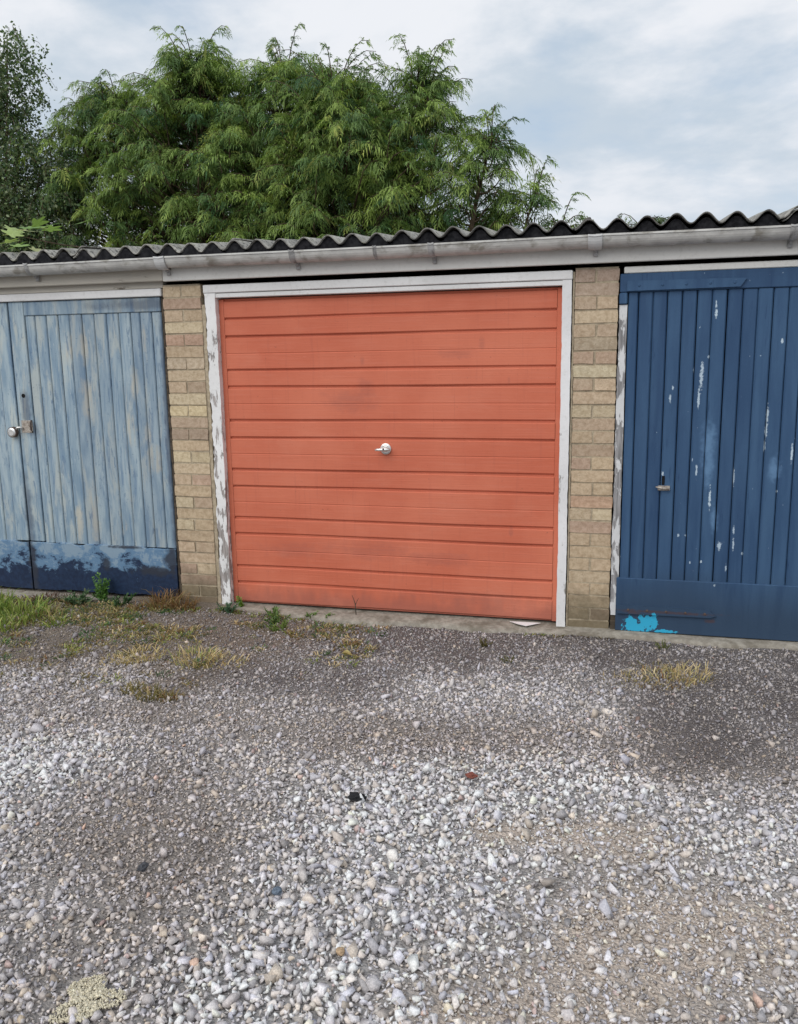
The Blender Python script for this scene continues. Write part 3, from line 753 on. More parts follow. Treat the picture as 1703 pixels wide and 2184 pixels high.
# dark board and black strip standing in for the shadow under the corrugations
box('eaves_shade_board', -4.08, 4.04, -.024, .064, 2.112, 2.252, TIMBER, t, 0)
EAVES_SHADE = mat_simple('black_eaves_shade', (0.012, 0.012, 0.014), (0.03, 0.03, 0.033), 40, 0.95, 0.08, 0.4, 0.003)
xs_ = np.arange(-4.08, 4.04, .0106); V = []; F = []
for x in xs_:
    ph = 2 * math.pi * (x - PH) / PIT; zt_ = 2.288 + AMP * (math.cos(ph) - .05 * math.cos(2 * ph)) - .0155
    V += [(x, -.117, 2.205), (x, -.117, zt_), (x, -.030, zt_ + .005), (x, -.030, 2.205)]
for i in range(len(xs_) - 1):
    for k in range(4): F.append([i * 4 + k, i * 4 + (k + 1) % 4, i * 4 + 4 + (k + 1) % 4, i * 4 + 4 + k][::-1])
mk('eaves_shade_strip', V, F, EAVES_SHADE, t)

# ------------------------------------------------------------------ gravel
def hull(seed, npts, flat):
    r = np.random.default_rng(seed); bm = bmesh.new()
    p = r.normal(size=(npts, 3)); p /= np.linalg.norm(p, axis=1)[:, None]; p = np.clip(p, -.78, .78) * 1.15
    p *= r.uniform(.80, 1.05, (npts, 1)); p *= np.array([1.0, r.uniform(.55, .95), flat * r.uniform(.75, 1.25)])
    for q in p: bm.verts.new(q)
    res = bmesh.ops.convex_hull(bm, input=bm.verts[:])
    bmesh.ops.delete(bm, geom=list({e for e in res['geom_interior'] + res['geom_unused'] if isinstance(e, bmesh.types.BMVert)}), context='VERTS')
    bmesh.ops.triangulate(bm, faces=bm.faces[:]); bm.verts.index_update()
    v = np.array([tuple(q.co) for q in bm.verts]); f = np.array([[q.index for q in fc.verts] for fc in bm.faces]); bm.free()
    return v, f


def rotmats(rx, ry, rz):
    cx, sx_, cy, sy, cz, sz = np.cos(rx), np.sin(rx), np.cos(ry), np.sin(ry), np.cos(rz), np.sin(rz)
    R_ = np.empty((len(rx), 3, 3))
    R_[:, 0, 0] = cz * cy; R_[:, 0, 1] = cz * sy * sx_ - sz * cx; R_[:, 0, 2] = cz * sy * cx + sz * sx_
    R_[:, 1, 0] = sz * cy; R_[:, 1, 1] = sz * sy * sx_ + cz * cx; R_[:, 1, 2] = sz * sy * cx - cz * sx_
    R_[:, 2, 0] = -sy; R_[:, 2, 1] = cy * sx_; R_[:, 2, 2] = cy * cx
    return R_


def stones(name, n, size_mu, size_sig, npts, seed, keep, col_fn, sink=.25, tilt=.5, region=None, nshapes=24):
    r = np.random.default_rng(seed)
    x = r.uniform(-3.3, 3.2, n); y = -.105 - 4.1 * r.random(n) ** 1.0
    # keep what a camera near the photo's could see, with room for a step aside
    half = .95 + (y + 4.99) * .56; cxv = 1.43 - (y + 4.99) * .27
    ok = (np.abs(x - cxv) < half + .25) & (y > -3.75)
    x, y = x[ok], y[ok]
    zn = zones(x, y); ok = r.random(len(x)) < keep(x, y, zn)
    x, y = x[ok], y[ok]; zn = tuple(q[ok] for q in zn); n = len(x)
    s = np.exp(r.normal(math.log(size_mu), size_sig, n)) / 2
    s *= (1 - .22 * zn[0]) * (1 - .15 * zn[4]) * (1 + .10 * zn[3] * (1 - zn[0]) + .12 * sstep(-2.3, -3.3, y))
    C = col_fn(x, y, zn, r, n)
    Rm = rotmats(r.normal(0, tilt, n), r.normal(0, tilt, n), r.uniform(0, 6.283, n))
    shapes = [hull(seed * 100 + k, npts, .62) for k in range(nshapes)]; which = r.integers(0, nshapes, n)
    VV, FF, CC = [], [], []; off = 0
    z0 = ground_z(x, y)
    for k, (v, f) in enumerate(shapes):
        i = np.where(which == k)[0]
        if not len(i): continue
        P = np.einsum('nij,vj->nvi', Rm[i], v) * s[i, None, None]
        zmin = P[:, :, 2].min(1)
        P += np.stack([x[i], y[i], z0[i] - zmin - s[i] * sink * 2 * .6 * (1 - .3 * zn[3][i]) + r.random(len(i)) * s[i] * (.25 + .35 * zn[3][i])], -1)[:, None, :]
        nv = len(v); VV.append(P.reshape(-1, 3)); CC.append(np.repeat(C[i], nv, 0))
        FF.append((f[None] + (np.arange(len(i)) * nv)[:, None, None] + off).reshape(-1, 3)); off += len(i) * nv
    o = mk(name, np.concatenate(VV), np.concatenate(FF), STONE, None, False, origin=np.zeros(3), cols=np.concatenate(CC), kind='stuff')
    return o, n


def stone_col(x, y, zn, r, n):
    tar, soil, tan, light, brown = zn
    v = np.clip(r.lognormal(math.log(.53), .27, n), .14, .76)
    v = v * (1 + .32 * light) * (1 - .24 * brown) * (1 - .42 * tar) * (1 - .18 * soil)
    white = r.random(n) < .03; v = np.where(white, r.uniform(.5, .70, n), v)
    hue = r.normal(0, 1, n)
    c = np.stack([v * (1 + .022 * hue + .02), v * (1 + .003 * hue), v * (1 - .045 * hue - .005)], -1)
    t_ = (r.random(n) < .10 + .40 * np.clip(tan + brown * .5 + soil * .4, 0, 1))
    c[t_] *= np.array([1.04, .975, .87])
    wm = np.clip(.7 * tar + brown + .6 * soil, 0, 1)[:, None]; c = c * (1 + wm * np.array([.035, -.015, -.05]))
    pk = r.random(n) < .010; c[pk] *= np.array([1.10, .90, .84])
    return np.clip(c * np.array([1.015, .985, 1.0]), .02, .80)


big, nb = stones('gravel', 116000, .0208, .34, 9, 1,
      lambda x, y, zn: np.clip((.92 + .1 * zn[3]) * (1 - .58 * zn[2]) * (1 - .42 * zn[4] * (.5 + fbm(x, y, 3, 2, 30))) * (1 - .50 * zn[0]) * (1 - .30 * zn[1]), .02, 1), stone_col, .38, .6)
tag(big, 'loose grey crushed stone lying over the yard in front of the doors', 'gravel')
sm_, ns_ = stones('gravel_chippings', 170000, .0120, .34, 6, 2,
      lambda x, y, zn: np.clip((.50 + .5 * np.maximum(zn[2], zn[4])) * (1 - .25 * zn[3]) * (1 - .25 * zn[1]) + .25 * zn[0], 0, 1), stone_col, .22, .7, nshapes=16)
tag(sm_, 'fine grey chippings and grit filling between the larger stones', 'gravel')
lg, nl = stones('gravel_lumps', 420, .034, .2, 12, 3,
      lambda x, y, zn: np.clip(.9 - .6 * zn[0], 0, 1) * (y < -1.2), stone_col, .2, .35, nshapes=14)
tag(lg, 'larger rounded grey stones scattered among the gravel', 'gravel')

# ------------------------------------------------------------------ loose things on the ground
def lump(name, x, y, rad, flat, color, label, cat, seed=0, jag=.25, mat=STONE, dz=0.0, asp=1.0, rot=0.0, sub=3):
    bm = bmesh.new(); bmesh.ops.create_icosphere(bm, subdivisions=sub, radius=1.0); r = random.Random(seed)
    from mathutils import noise as mn
    for v in bm.verts:
        k = 1 + jag * mn.fractal(v.co * 1.6 + Vector((seed * 3.1, 0, 0)), 1.0, 2.0, 4)
        v.co = Vector((v.co.x * k * rad * asp, v.co.y * k * rad, v.co.z * k * rad * flat))
    bm.transform(Matrix.Rotation(rot, 4, 'Z'))
    vs = np.array([tuple(v.co) for v in bm.verts]); fs = [[v.index for v in f.verts] for f in bm.faces]; bm.free()
    z = float(ground_z(np.array(x), np.array(y))); vs += np.array([x, y, z - vs[:, 2].min() * .8 + dz])
    rr = np.random.default_rng(seed); cc = np.array(color) * rr.uniform(.8, 1.2, (len(vs), 1))
    o = mk(name, vs, fs, mat, None, False, cols=cc); return tag(o, label, cat)


lump('tar_lump', .512, -2.217, .022, .5, (.022, .022, .024), 'small black lump of tar on the pale gravel below the orange door', 'tar lump', 3, .5, asp=1.5, dz=.012)
lump('brick_fragment', .90, -1.949, .016, .6, (.22, .075, .055), 'small dark red brick fragment on the pale gravel', 'brick fragment', 4, .4, asp=1.4, dz=.012)
lump('blue_stone', .442, -2.81, .016, .7, (.13, .165, .21), 'dark blue grey stone standing out in the pale gravel', 'stone', 5, .2, dz=.014)
lump('dark_stone', -.031, -2.795, .020, .6, (.07, .072, .08), 'dark flinty stone lying in the brownish gravel at lower left', 'stone', 6, .4, asp=.7, dz=.012)
lump('ochre_stone', .72, -3.02, .013, .8, (.42, .30, .19), 'small ochre stone in the gravel at bottom centre', 'stone', 7, .2, dz=.014)
# crumbling yellow sandy patch: a low cake of many small grains
r = np.random.default_rng(77); n = 1900
ang = r.uniform(0, 6.283, n); rr = np.sqrt(r.random(n)) * (.068 + .018 * np.sin(ang * 3 + 1) + .012 * np.sin(ang * 5))
px = .131 + rr * np.cos(ang) * 1.0 + .0; py = -3.331 + rr * np.sin(ang) * 1.15
VV, FF, CC = [], [], []; shp = [hull(900 + k, 9, .8) for k in range(6)]; off = 0
for i in range(n):
    v, f = shp[i % 6]; s_ = r.uniform(.0022, .006); Rq = rotmats(*[r.uniform(0, 6, 1) for _ in range(3)])[0]
    q = v @ Rq.T * s_ + np.array([px[i], py[i], float(ground_z(px[i], py[i])) + .012 + .004 * (1 - (rr[i] / .11) ** 2) + r.uniform(-.003, .003)])
    VV.append(q); FF.append(f + off); off += len(v); CC.append(np.repeat((np.array((.70, .64, .49)) * r.uniform(.8, 1.1) + (.08 if r.random() < .12 else 0))[None], len(v), 0))
tag(mk('sand_patch', np.concatenate(VV), np.concatenate(FF), STONE, None, False, cols=np.clip(np.concatenate(CC), 0, .8), kind='stuff'), 'crumbling pale yellow patch of sand at the lower left of the gravel', 'sand')

# scrap of white paper stuck under the orange door
V = [(.80, .002, -.006), (.99, .004, -.005), (.91, -.085, -.001), (.85, -.06, .001), (.80, .002, -.0045), (.99, .004, -.0035), (.91, -.085, .0005), (.85, -.06, .0025)]
tag(mk('paper_scrap', V, [[4, 7, 6, 5], [0, 1, 2, 3], [0, 4, 5, 1], [1, 5, 6, 2], [2, 6, 7, 3], [3, 7, 4, 0]], PAPER), 'scrap of white paper trapped under the orange door by its right corner', 'paper')


def leafshape(L, W, lobes=0):
    if lobes:
        pts = []
        for a, rr_ in ((-90, .12), (-150, .55), (-165, .72), (-195, .45), (-215, .85), (-228, .95), (-240, .60), (-262, .98), (-270, 1.15)):
            pts.append((math.cos(math.radians(a)) * rr_, math.sin(math.radians(a)) * rr_))
        right = [(-x, y) for x, y in pts[1:-1]][::-1]
        return [(x * W * .8, 0, (y + .12) * L * .8) for x, y in pts + right]
    return [(0, 0, 0), (-W * .32, 0, L * .2), (-W * .5, 0, L * .45), (-W * .3, 0, L * .75), (0, 0, L), (W * .3, 0, L * .75), (W * .5, 0, L * .45), (W * .32, 0, L * .2)]


z = float(ground_z(np.array(-.01), np.array(-.745)))
pts = leafshape(.075, .045); V = [(-.01 + p_[2] * .9 - .03, -.745 + p_[0], z + .022 + .008 * math.sin(p_[2] * 60) + abs(p_[0]) * .4) for p_ in pts]
V += [(a, b_, c - .0015) for a, b_, c in V]; n = len(pts)
tag(mk('fallen_leaf', V, [list(range(n)), list(range(n, 2 * n))[::-1]] + [[k, n + k, n + (k + 1) % n, (k + 1) % n] for k in range(n)], LEAF, None, cols=np.tile((.50, .42, .17), (2 * n, 1))), 'fallen yellow leaf on the dark tarry gravel before the orange door', 'leaf')

# ------------------------------------------------------------------ weeds
def blades(r, cx, cy, n, h, spread, pal, width=.005, lean=.5, z=None):
    V, F, Cc = [], [], []; pal = np.array(pal)
    for i in range(n):
        a = r.uniform(0, 6.283); d_ = spread * math.sqrt(r.random()); x, y = cx + d_ * math.cos(a), cy + d_ * math.sin(a)
        z0 = float(ground_z(np.array(x), np.array(y))) - .005 if z is None else z
        H = h * r.uniform(.45, 1.1); la = a + r.normal(0, .9); ln = lean * r.uniform(.2, 1.3) * H; wd = width * r.uniform(.7, 1.3)
        sd = np.array([-math.sin(la), math.cos(la), 0]) * wd; ang2 = r.uniform(0, 3.14); sd = np.array([math.cos(ang2), math.sin(ang2), 0]) * wd
        k = len(V); c = pal[r.integers(len(pal))] * r.uniform(.75, 1.25)
        for t_ in (0, .4, .75):
            p_ = np.array([x + math.cos(la) * ln * t_ ** 2, y + math.sin(la) * ln * t_ ** 2, z0 + H * (t_ - .25 * lean * t_ ** 3)])
            V += [p_ - sd * (1 - t_ * .6), p_ + sd * (1 - t_ * .6)]; Cc += [c, c]
        V.append(np.array([x + math.cos(la) * ln, y + math.sin(la) * ln, z0 + H * (1 - .35 * lean)])); Cc.append(c * 1.05)
        F += [(k, k + 1, k + 3), (k, k + 3, k + 2), (k + 2, k + 3, k + 5), (k + 2, k + 5, k + 4), (k + 4, k + 5, k + 6)]
    return np.array(V), np.array(F), np.array(Cc)


GREEN = [(.22, .29, .06), (.31, .36, .09), (.17, .25, .06), (.38, .40, .14)]
DARKG = [(.06, .13, .05), (.08, .16, .06), (.10, .17, .07)]
STRAW = [(.62, .48, .26), (.68, .55, .33), (.52, .39, .20), (.44, .40, .18)]
RUST = [(.24, .13, .06), (.30, .17, .08), (.18, .11, .05), (.30, .23, .10)]
OLIVE = [(.22, .19, .07), (.30, .24, .10), (.16, .15, .05), (.38, .29, .13)]


def tuft(name, x, y, n, h, spread, pal, label, cat, seed, width=.005, lean=.6, group=None):
    v, f, c = blades(np.random.default_rng(seed), x, y, n, h, spread, pal, width, lean)
    return tag(mk(name, v, f, BLADE, None, False, cols=np.clip(c, 0, .8)), label, cat, group)


def cluster(name, spots, label, cat, seed, group=None, mat=BLADE, parent=None):
    r = np.random.default_rng(seed); VV, FF, CC = [], [], []; off = 0
    for (x, y, n, h, sp, pal, wd, ln) in spots:
        v, f, c = blades(r, x, y, n, h, sp, pal, wd, ln); VV.append(v); FF.append(f + off); CC.append(c); off += len(v)
    o = mk(name, np.concatenate(VV), np.concatenate(FF), mat, parent, False, cols=np.clip(np.concatenate(CC), 0, .8))
    return tag(o, label, cat, group) if parent is None else o


def leafy(name, x, y, h, nstem, nleaf, L, W, pal, label, cat, seed, spread=.06, group=None, z=None, droop=.3):
    r = np.random.default_rng(seed); z0 = float(ground_z(np.array(x), np.array(y))) if z is None else z
    t = thing(name, (x, y, z0), label, cat, group); SV, SF = [], []; VV, FF, CC = [], [], []; off = 0
    shp = np.array(leafshape(1, 1)); pal = np.array(pal)
    for s_ in range(nstem):
        a = r.uniform(0, 6.283); d_ = spread * r.uniform(.3, 1.1); H = h * r.uniform(.55, 1.05)
        p0 = np.array([x + .25 * d_ * math.cos(a), y + .25 * d_ * math.sin(a), z0 - .01]); p1 = np.array([x + d_ * math.cos(a), y + d_ * math.sin(a), z0 + H])
        pm = (p0 + p1) / 2 + np.array([0, 0, .03 * h])
        v, f = tube([p0, pm, p1], [.004, .003, .0015], 5); k = len(SV); SV += [tuple(q) for q in v]; SF += [[i + k for i in q] for q in f]
        for i in range(nleaf):
            q = r.uniform(.15, 1.0); base = (1 - q) ** 2 * p0 + 2 * q * (1 - q) * pm + q * q * p1
            az = r.uniform(0, 6.283); el = r.uniform(-droop, 1.0); sc_ = r.uniform(.6, 1.15) * (1.15 - .5 * q)
            u = np.array([math.cos(az) * math.cos(el), math.sin(az) * math.cos(el), math.sin(el)]); sd = np.array([-math.sin(az), math.cos(az), 0]); nn = np.cross(u, sd)
            vv = base + shp[:, 2:3] * L * sc_ * u + shp[:, 0:1] * W * sc_ * sd + (np.abs(shp[:, 0:1]) * .25 * W - shp[:, 2:3] ** 2 * .2 * L) * nn * sc_ * -1
            VV.append(vv); n_ = len(shp); FF.append(np.array([(0, k_, k_ + 1) for k_ in range(1, n_ - 1)]) + off); off += n_
            CC.append(np.repeat((pal[r.integers(len(pal))] * r.uniform(.7, 1.3))[None], n_, 0))
    mk('stem', SV, SF, BLADE, t, False, cols=np.tile(pal.mean(0) * .8, (len(SV), 1)))
    mk('foliage', np.concatenate(VV), np.concatenate(FF), LEAF, t, False, cols=np.clip(np.concatenate(CC), 0, .8))
    return t


WG = 'weeds growing along the foot of the garages'
cluster('grass_clump', [(-2.33, -.50, 230, .13, .19, GREEN, .0045, .9), (-2.08, -.55, 130, .10, .15, GREEN + OLIVE, .004, 1.1), (-2.25, -.75, 110, .09, .13, GREEN, .005, .9), (-1.97, -.62, 60, .06, .08, GREEN, .004, .9), (-2.6, -.55, 200, .17, .22, GREEN, .0055, .7)],
        'bright yellow green grass clump at the left edge before the pale doors', 'grass', 11, WG)
leafy('weed', -1.985, -.085, .20, 7, 22, .042, .026, [(.13, .26, .06), (.17, .32, .08), (.09, .18, .05)], 'tall green leafy weed against the foot of the pale blue door', 'weed', 12, .07, WG)
leafy('weed', -2.10, -.20, .10, 9, 16, .04, .024, [(.06, .12, .05), (.08, .16, .06), (.22, .26, .15)], 'low dark green weed below the pale blue door', 'weed', 13, .13, WG)
leafy('weed', -1.82, -.15, .085, 8, 14, .035, .02, DARKG, 'dark green weed mound right of the tall leafy weed', 'weed', 14, .12, WG)
cluster('dry_weed', [(-1.50, -.12, 150, .15, .10, RUST, .0035, .9), (-1.36, -.14, 110, .11, .10, RUST, .0035, 1.0), (-1.62, -.2, 60, .07, .08, RUST, .004, 1.0)], 'rusty brown dried weed at the foot of the left brick pier', 'weed', 15, WG)
cluster('dead_weed', [(-2.42, -.12, 90, .06, .10, [(.10, .055, .04), (.13, .07, .05)], .004, 1.0), (-2.25, -.1, 90, .055, .1, [(.12, .06, .045), (.09, .06, .04)], .004, 1.0)], 'low dark reddish dead weed on the concrete under the pale doors', 'weed', 16, WG)
leafy('weed', -1.02, -.16, .085, 8, 14, .034, .015, [(.08, .16, .09), (.10, .19, .10), (.07, .13, .07)], 'bluish green weed below the left jamb of the orange door', 'weed', 17, .07, WG)
leafy('weed', -.975, -.018, .075, 6, 14, .026, .018, [(.22, .38, .07), (.18, .32, .06)], 'small bright green weed against the lower left corner of the orange door', 'weed', 18, .04, WG, -.015)
leafy('weed', -.62, -.24, .075, 9, 14, .032, .018, [(.13, .22, .06), (.18, .27, .08), (.10, .18, .05)], 'spreading green weed a little before the orange door', 'weed', 19, .12, WG)
leafy('weed', -.55, -.40, .06, 8, 12, .03, .016, [(.15, .22, .05), (.20, .26, .07)], 'yellowish green weed creeping onto the dark gravel', 'weed', 20, .10, WG)
leafy('weed', -.46, -.10, .055, 5, 10, .026, .016, [(.14, .25, .06), (.18, .29, .08)], 'small green weed on the concrete edge left of the dead stalk', 'weed', 21, .05, WG)
leafy('weed', -.33, -.10, .06, 5, 10, .026, .016, [(.14, .26, .06), (.19, .30, .08)], 'small green weed on the concrete edge nearest the dead stalk', 'weed', 22, .045, WG)
leafy('weed', -.73, -.11, .05, 5, 10, .024, .015, [(.12, .22, .06), (.17, .27, .08)], 'small green weed on the concrete edge behind the spreading weed', 'weed', 27, .05, WG)
t = thing('dead_stalk', (-.18, -.03, -.015), 'thin dark dead stalk standing before the orange door', 'weed', WG)
SV, SF = join([tube([(-.18, -.03, -.02), (-.183, -.035, .06), (-.20, -.04, .115)], [.0035, .003, .0012], 5), tube([(-.182, -.033, .05), (-.165, -.04, .085), (-.155, -.045, .10)], [.002, .0015, .001], 5)])
mk('stem', SV, SF, TIMBER, t)
leafy('moss_tuft', .709, -.389, .035, 10, 10, .016, .010, [(.13, .12, .04), (.17, .14, .05)], 'small brown green tuft of moss before the orange door', 'moss', 23, .06)
leafy('moss_tuft', .88, -.60, .022, 10, 8, .014, .009, [(.13, .13, .05), (.16, .15, .06)], 'flat olive tuft of moss on the dark gravel right of centre', 'moss', 24, .07)
cluster('straw_tuft', [(-1.12, -1.03, 150, .07, .13, STRAW, .0035, 1.2), (-1.22, -1.1, 60, .05, .1, STRAW, .0035, 1.2)], 'dry straw coloured grass left of the two dry patches on the gravel', 'grass', 31, 'dry grass on the gravel')
cluster('straw_tuft', [(-.80, -.98, 170, .08, .14, STRAW + [(.26, .30, .10)], .0035, 1.2), (-.62, -1.0, 90, .05, .12, STRAW, .0035, 1.3)], 'dry straw and green grass right of the two dry patches on the gravel', 'grass', 32, 'dry grass on the gravel')
cluster('brown_tuft', [(-.90, -1.46, 120, .05, .06, OLIVE, .003, .9), (-.78, -1.50, 150, .055, .07, OLIVE, .003, .9), (-.67, -1.50, 120, .05, .06, OLIVE + RUST, .003, .9)], 'low olive brown tuft crouching alone on the gravel at left', 'grass', 33)
cluster('straw_tuft', [(1.66, -.70, 190, .065, .17, STRAW + STRAW + RUST, .0032, 1.3), (1.80, -.62, 130, .08, .12, STRAW, .003, 1.1), (1.50, -.74, 60, .05, .13, STRAW + OLIVE, .0025, 1.4), (1.62, -.55, 40, .05, .12, OLIVE, .0025, 1.3)], 'dry orange straw tuft on the dark gravel before the navy door', 'grass', 34, 'dry grass on the gravel')
leafy('weed', 1.70, -.21, .04, 6, 9, .02, .009, [(.12, .14, .05), (.2, .2, .08)], 'tiny green sprig on the concrete edge before the navy door', 'weed', 25, .05, WG)
cluster('debris', [(1.22, -.06, 120, .028, .09, [(.08, .055, .035), (.12, .08, .05), (.20, .15, .1)], .005, 1.6), (1.36, -.06, 70, .03, .07, [(.08, .06, .04), (.2, .16, .11)], .005, 1.6)], 'dead leaf litter gathered at the foot of the right brick pier', 'leaf litter', 35)
# low creeping cover on the weedy soil, far too fine to count
r = np.random.default_rng(50); spots = []
while len(spots) < 1150:
    x = r.uniform(-3.0, .1); y = -.16 - abs(r.normal(0, .55))
    if y < -1.6 or fbm(np.array(x), np.array(y), 2.6, 3, 41) < .44: continue
    if x > -.3 and r.random() < .6: continue
    pal = [GREEN, DARKG, OLIVE, STRAW, RUST][r.choice(5, p=[.14, .17, .30, .24, .15])]
    spots.append((x, y, int(r.uniform(8, 20)), r.uniform(.015, .05), r.uniform(.02, .06), pal, .004, 1.2))
for k in range(260):
    x = r.uniform(-3.0, 3.0); y = -.125 + (fbm(np.array(x), np.array(3.3), 3, 4, 8) - .5) * .13 - abs(r.normal(0, .03))
    if fbm(np.array(x), np.array(7.0), 2.2, 3, 77) < (.42 if x < .2 else .56): continue
    pal = [GREEN, DARKG, OLIVE, RUST][r.choice(4, p=[.25, .25, .35, .15])]
    spots.append((x, float(y), int(r.uniform(8, 22)), r.uniform(.012, .035), r.uniform(.015, .04), pal, .004, 1.3))
o = cluster('ground_cover', spots, 'thin creeping weeds and moss over the soil before the pale doors', 'ground cover', 51); o['kind'] = 'stuff'

# ------------------------------------------------------------------ trees behind the garages
def norm(a): return a / np.maximum(np.linalg.norm(a, axis=-1, keepdims=True), 1e-9)


def conifer(x, y, top, rad, label, seed, nb=300, lean=(0, 0), z_low=2.4, tint=1.0, wisps=7, zc=3.4, name='conifer_tree'):
    """a trunk, limbs and some hundreds of upswept plumes whose fine sprays droop at the tips"""
    r = np.random.default_rng(seed); gz = float(ground_z(np.array(x), np.array(y)))
    t = thing(name, (x, y, gz), label, 'conifer', 'feathery conifers behind the garages')
    H = top - gz
    def axis_pt(q): return np.array([x + lean[0] * q ** 1.6 + .05 * math.sin(q * 7 + seed), y + lean[1] * q ** 1.6 + .05 * math.cos(q * 6 + seed), gz + H * q])
    mk('trunk', *tube([axis_pt(q) for q in np.linspace(0, 1, 12)], [.11 * (1 - q) ** .8 * (H / 6) + .006 for q in np.linspace(0, 1, 12)], 8), BARK, t, True)
    ph = r.uniform(0, 6.283, 6)
    def radius(z, az):
        u_ = np.clip((z - zc) / (top - zc), 0, 1); k_ = (1 - u_ ** 1.45) ** .78
        return rad * k_ * (1 + .20 * math.sin(2 * az + ph[0] + z) + .16 * math.sin(3 * az + ph[1] - 1.7 * z) + .12 * math.sin(5 * az + ph[2] + 2.6 * z)) + .06
    SP, SD, SN, SL_, SC = [], [], [], [], []; BV, BF = [], []
    total = nb + wisps
    for i in range(total):
        wisp = i >= nb; az = r.uniform(0, 6.283); hd = np.array([math.cos(az), math.sin(az), 0.0])
        if wisp:
            z = top - r.uniform(.0, 1.0) ** 1.5 * min(1.3, rad); f_ = r.uniform(0, .9); L = r.uniform(.45, 1.25) * min(1, .55 + rad * .4); el = math.radians(r.uniform(50, 85))
        else:
            z = z_low + (top - z_low) * r.random() ** .85; f_ = 1 - .55 * r.random() ** 1.6; L = (.22 + .55 * r.random() ** 1.5) * (.55 + .45 * min(1, rad)); el = math.radians(r.uniform(15, 72))
        q = (z - gz) / H; a0 = axis_pt(q); R_ = radius(z, az); p0 = a0 + hd * max(.0, R_ * f_ - L * math.cos(el) * .6)
        if wisp: p0 = a0 + hd * R_ * f_ * .8
        m_ = 6; pts = []; az2 = az + r.normal(0, .5); hd2 = np.array([math.cos(az2), math.sin(az2), 0.0])
        if wisp: hd2 = norm(hd2 + np.array([.5 if lean[0] > .2 else 0, 0, 0]))
        for k in range(m_):
            s = k / (m_ - 1); pts.append(p0 + hd2 * L * math.cos(el) * (s + .25 * s * s) + np.array([0, 0, L * (math.sin(el) * s - .42 * s ** 3)]))
        pts = np.array(pts)
        v, f = tube(pts, [.009 * (1 - k / m_) + .002 for k in range(m_)], 3, False); k0 = len(BV); BV += [tuple(a) for a in v]; BF += [[a + k0 for a in g_] for g_ in f]
        if i % 3 == 0:
            lb = axis_pt(max(.02, q - .35 * R_ / H)); v, f = tube([lb, (lb + p0) / 2 + np.array([0, 0, -.04]), p0], [.018, .013, .008], 4, False); k0 = len(BV); BV += [tuple(a) for a in v]; BF += [[a + k0 for a in g_] for g_ in f]
        ns = int(L / .041) if not wisp else int(L / .085); tw = np.cross(hd2, [0, 0, 1]); tone = r.normal(0, .27)
        for k in range(ns):
            s = .08 + .92 * (k + r.random()) / ns; j = min(int(s * (m_ - 1)), m_ - 2); fr_ = s * (m_ - 1) - j
            p = pts[j] * (1 - fr_) + pts[j + 1] * fr_; tg = norm(pts[j + 1] - pts[j]); side = (1 if k % 2 else -1)
            d_ = norm(tg * r.uniform(.5, 1.1) + tw * side * r.uniform(.2, .9) + np.array([0, 0, r.uniform(-.45, .15)]) + r.normal(0, .18, 3))
            nrm = norm(np.cross(d_, np.cross(np.array([0, 0, 1.0]), d_)) + r.normal(0, .45, 3))
            SP.append(p); SD.append(d_); SN.append(nrm); SL_.append((.10 + .13 * (1 - s * .45)) * r.uniform(.6, 1.3) * (.62 if wisp else 1))
            yl = np.clip(.22 + .42 * s + tone + r.normal(0, .12), 0, 1)
            SC.append((1 - yl) * np.array((.060, .128, .055)) + yl * np.array((.285, .385, .092)) + (np.array((.07, .02, .0)) if r.random() < .07 else 0))
    SP, SD, SN, SL_, SC = map(np.array, (SP, SD, SN, SL_, SC)); n = len(SP); SW = norm(np.cross(SD, SN)); K = 13
    u = np.tile((np.arange(K) + .5) / K, (n, 1)) + r.uniform(-.03, .03, (n, K)); sgn = np.where(np.arange(K) % 2, 1., -1.)[None, :] * np.ones((n, 1)); sgn[:, -1] = 0
    Ls = SL_[:, None]
    base = SP[:, None] + SD[:, None] * (u * Ls)[..., None]; base[..., 2] -= .60 * Ls * u ** 2
    sl = Ls * (.52 * (1 - .6 * u) + .08) * r.uniform(.6, 1.3, (n, K)); sl[:, -1] *= 1.5
    sd = norm(SD[:, None] * .8 + SW[:, None] * (sgn * .75)[..., None] + SN[:, None] * r.normal(0, .25, (n, K))[..., None])
    tip = base + sd * sl[..., None]; tip[..., 2] -= .45 * sl + .35 * sl * r.random((n, K))
    mid = base + sd * (sl * .5)[..., None]; mid[..., 2] -= .06 * sl
    wv = norm(np.cross(sd, SN[:, None])) * (.0062 * r.uniform(.7, 1.4, (n, K)))[..., None] + SN[:, None] * .0015
    P = np.stack([base, mid - wv, tip, mid + wv], 2).reshape(-1, 3)
    Q = n * K; i0 = np.arange(Q) * 4; F_ = np.stack([i0, i0 + 1, i0 + 2, i0 + 3], 1)
    g = (r.uniform(.75, 1.25, (n, K))[..., None] * SC[:, None] * tint)
    Cc = np.repeat(g[:, :, None, :], 4, 2); Cc[:, :, 2] *= 1.2
    mk('branch', BV, BF, BARK, t, True, kind='stuff')
    mk('crown', P, F_, NEEDLE, t, False, cols=np.clip(Cc.reshape(-1, 3), 0, .5), kind='stuff')
    return t


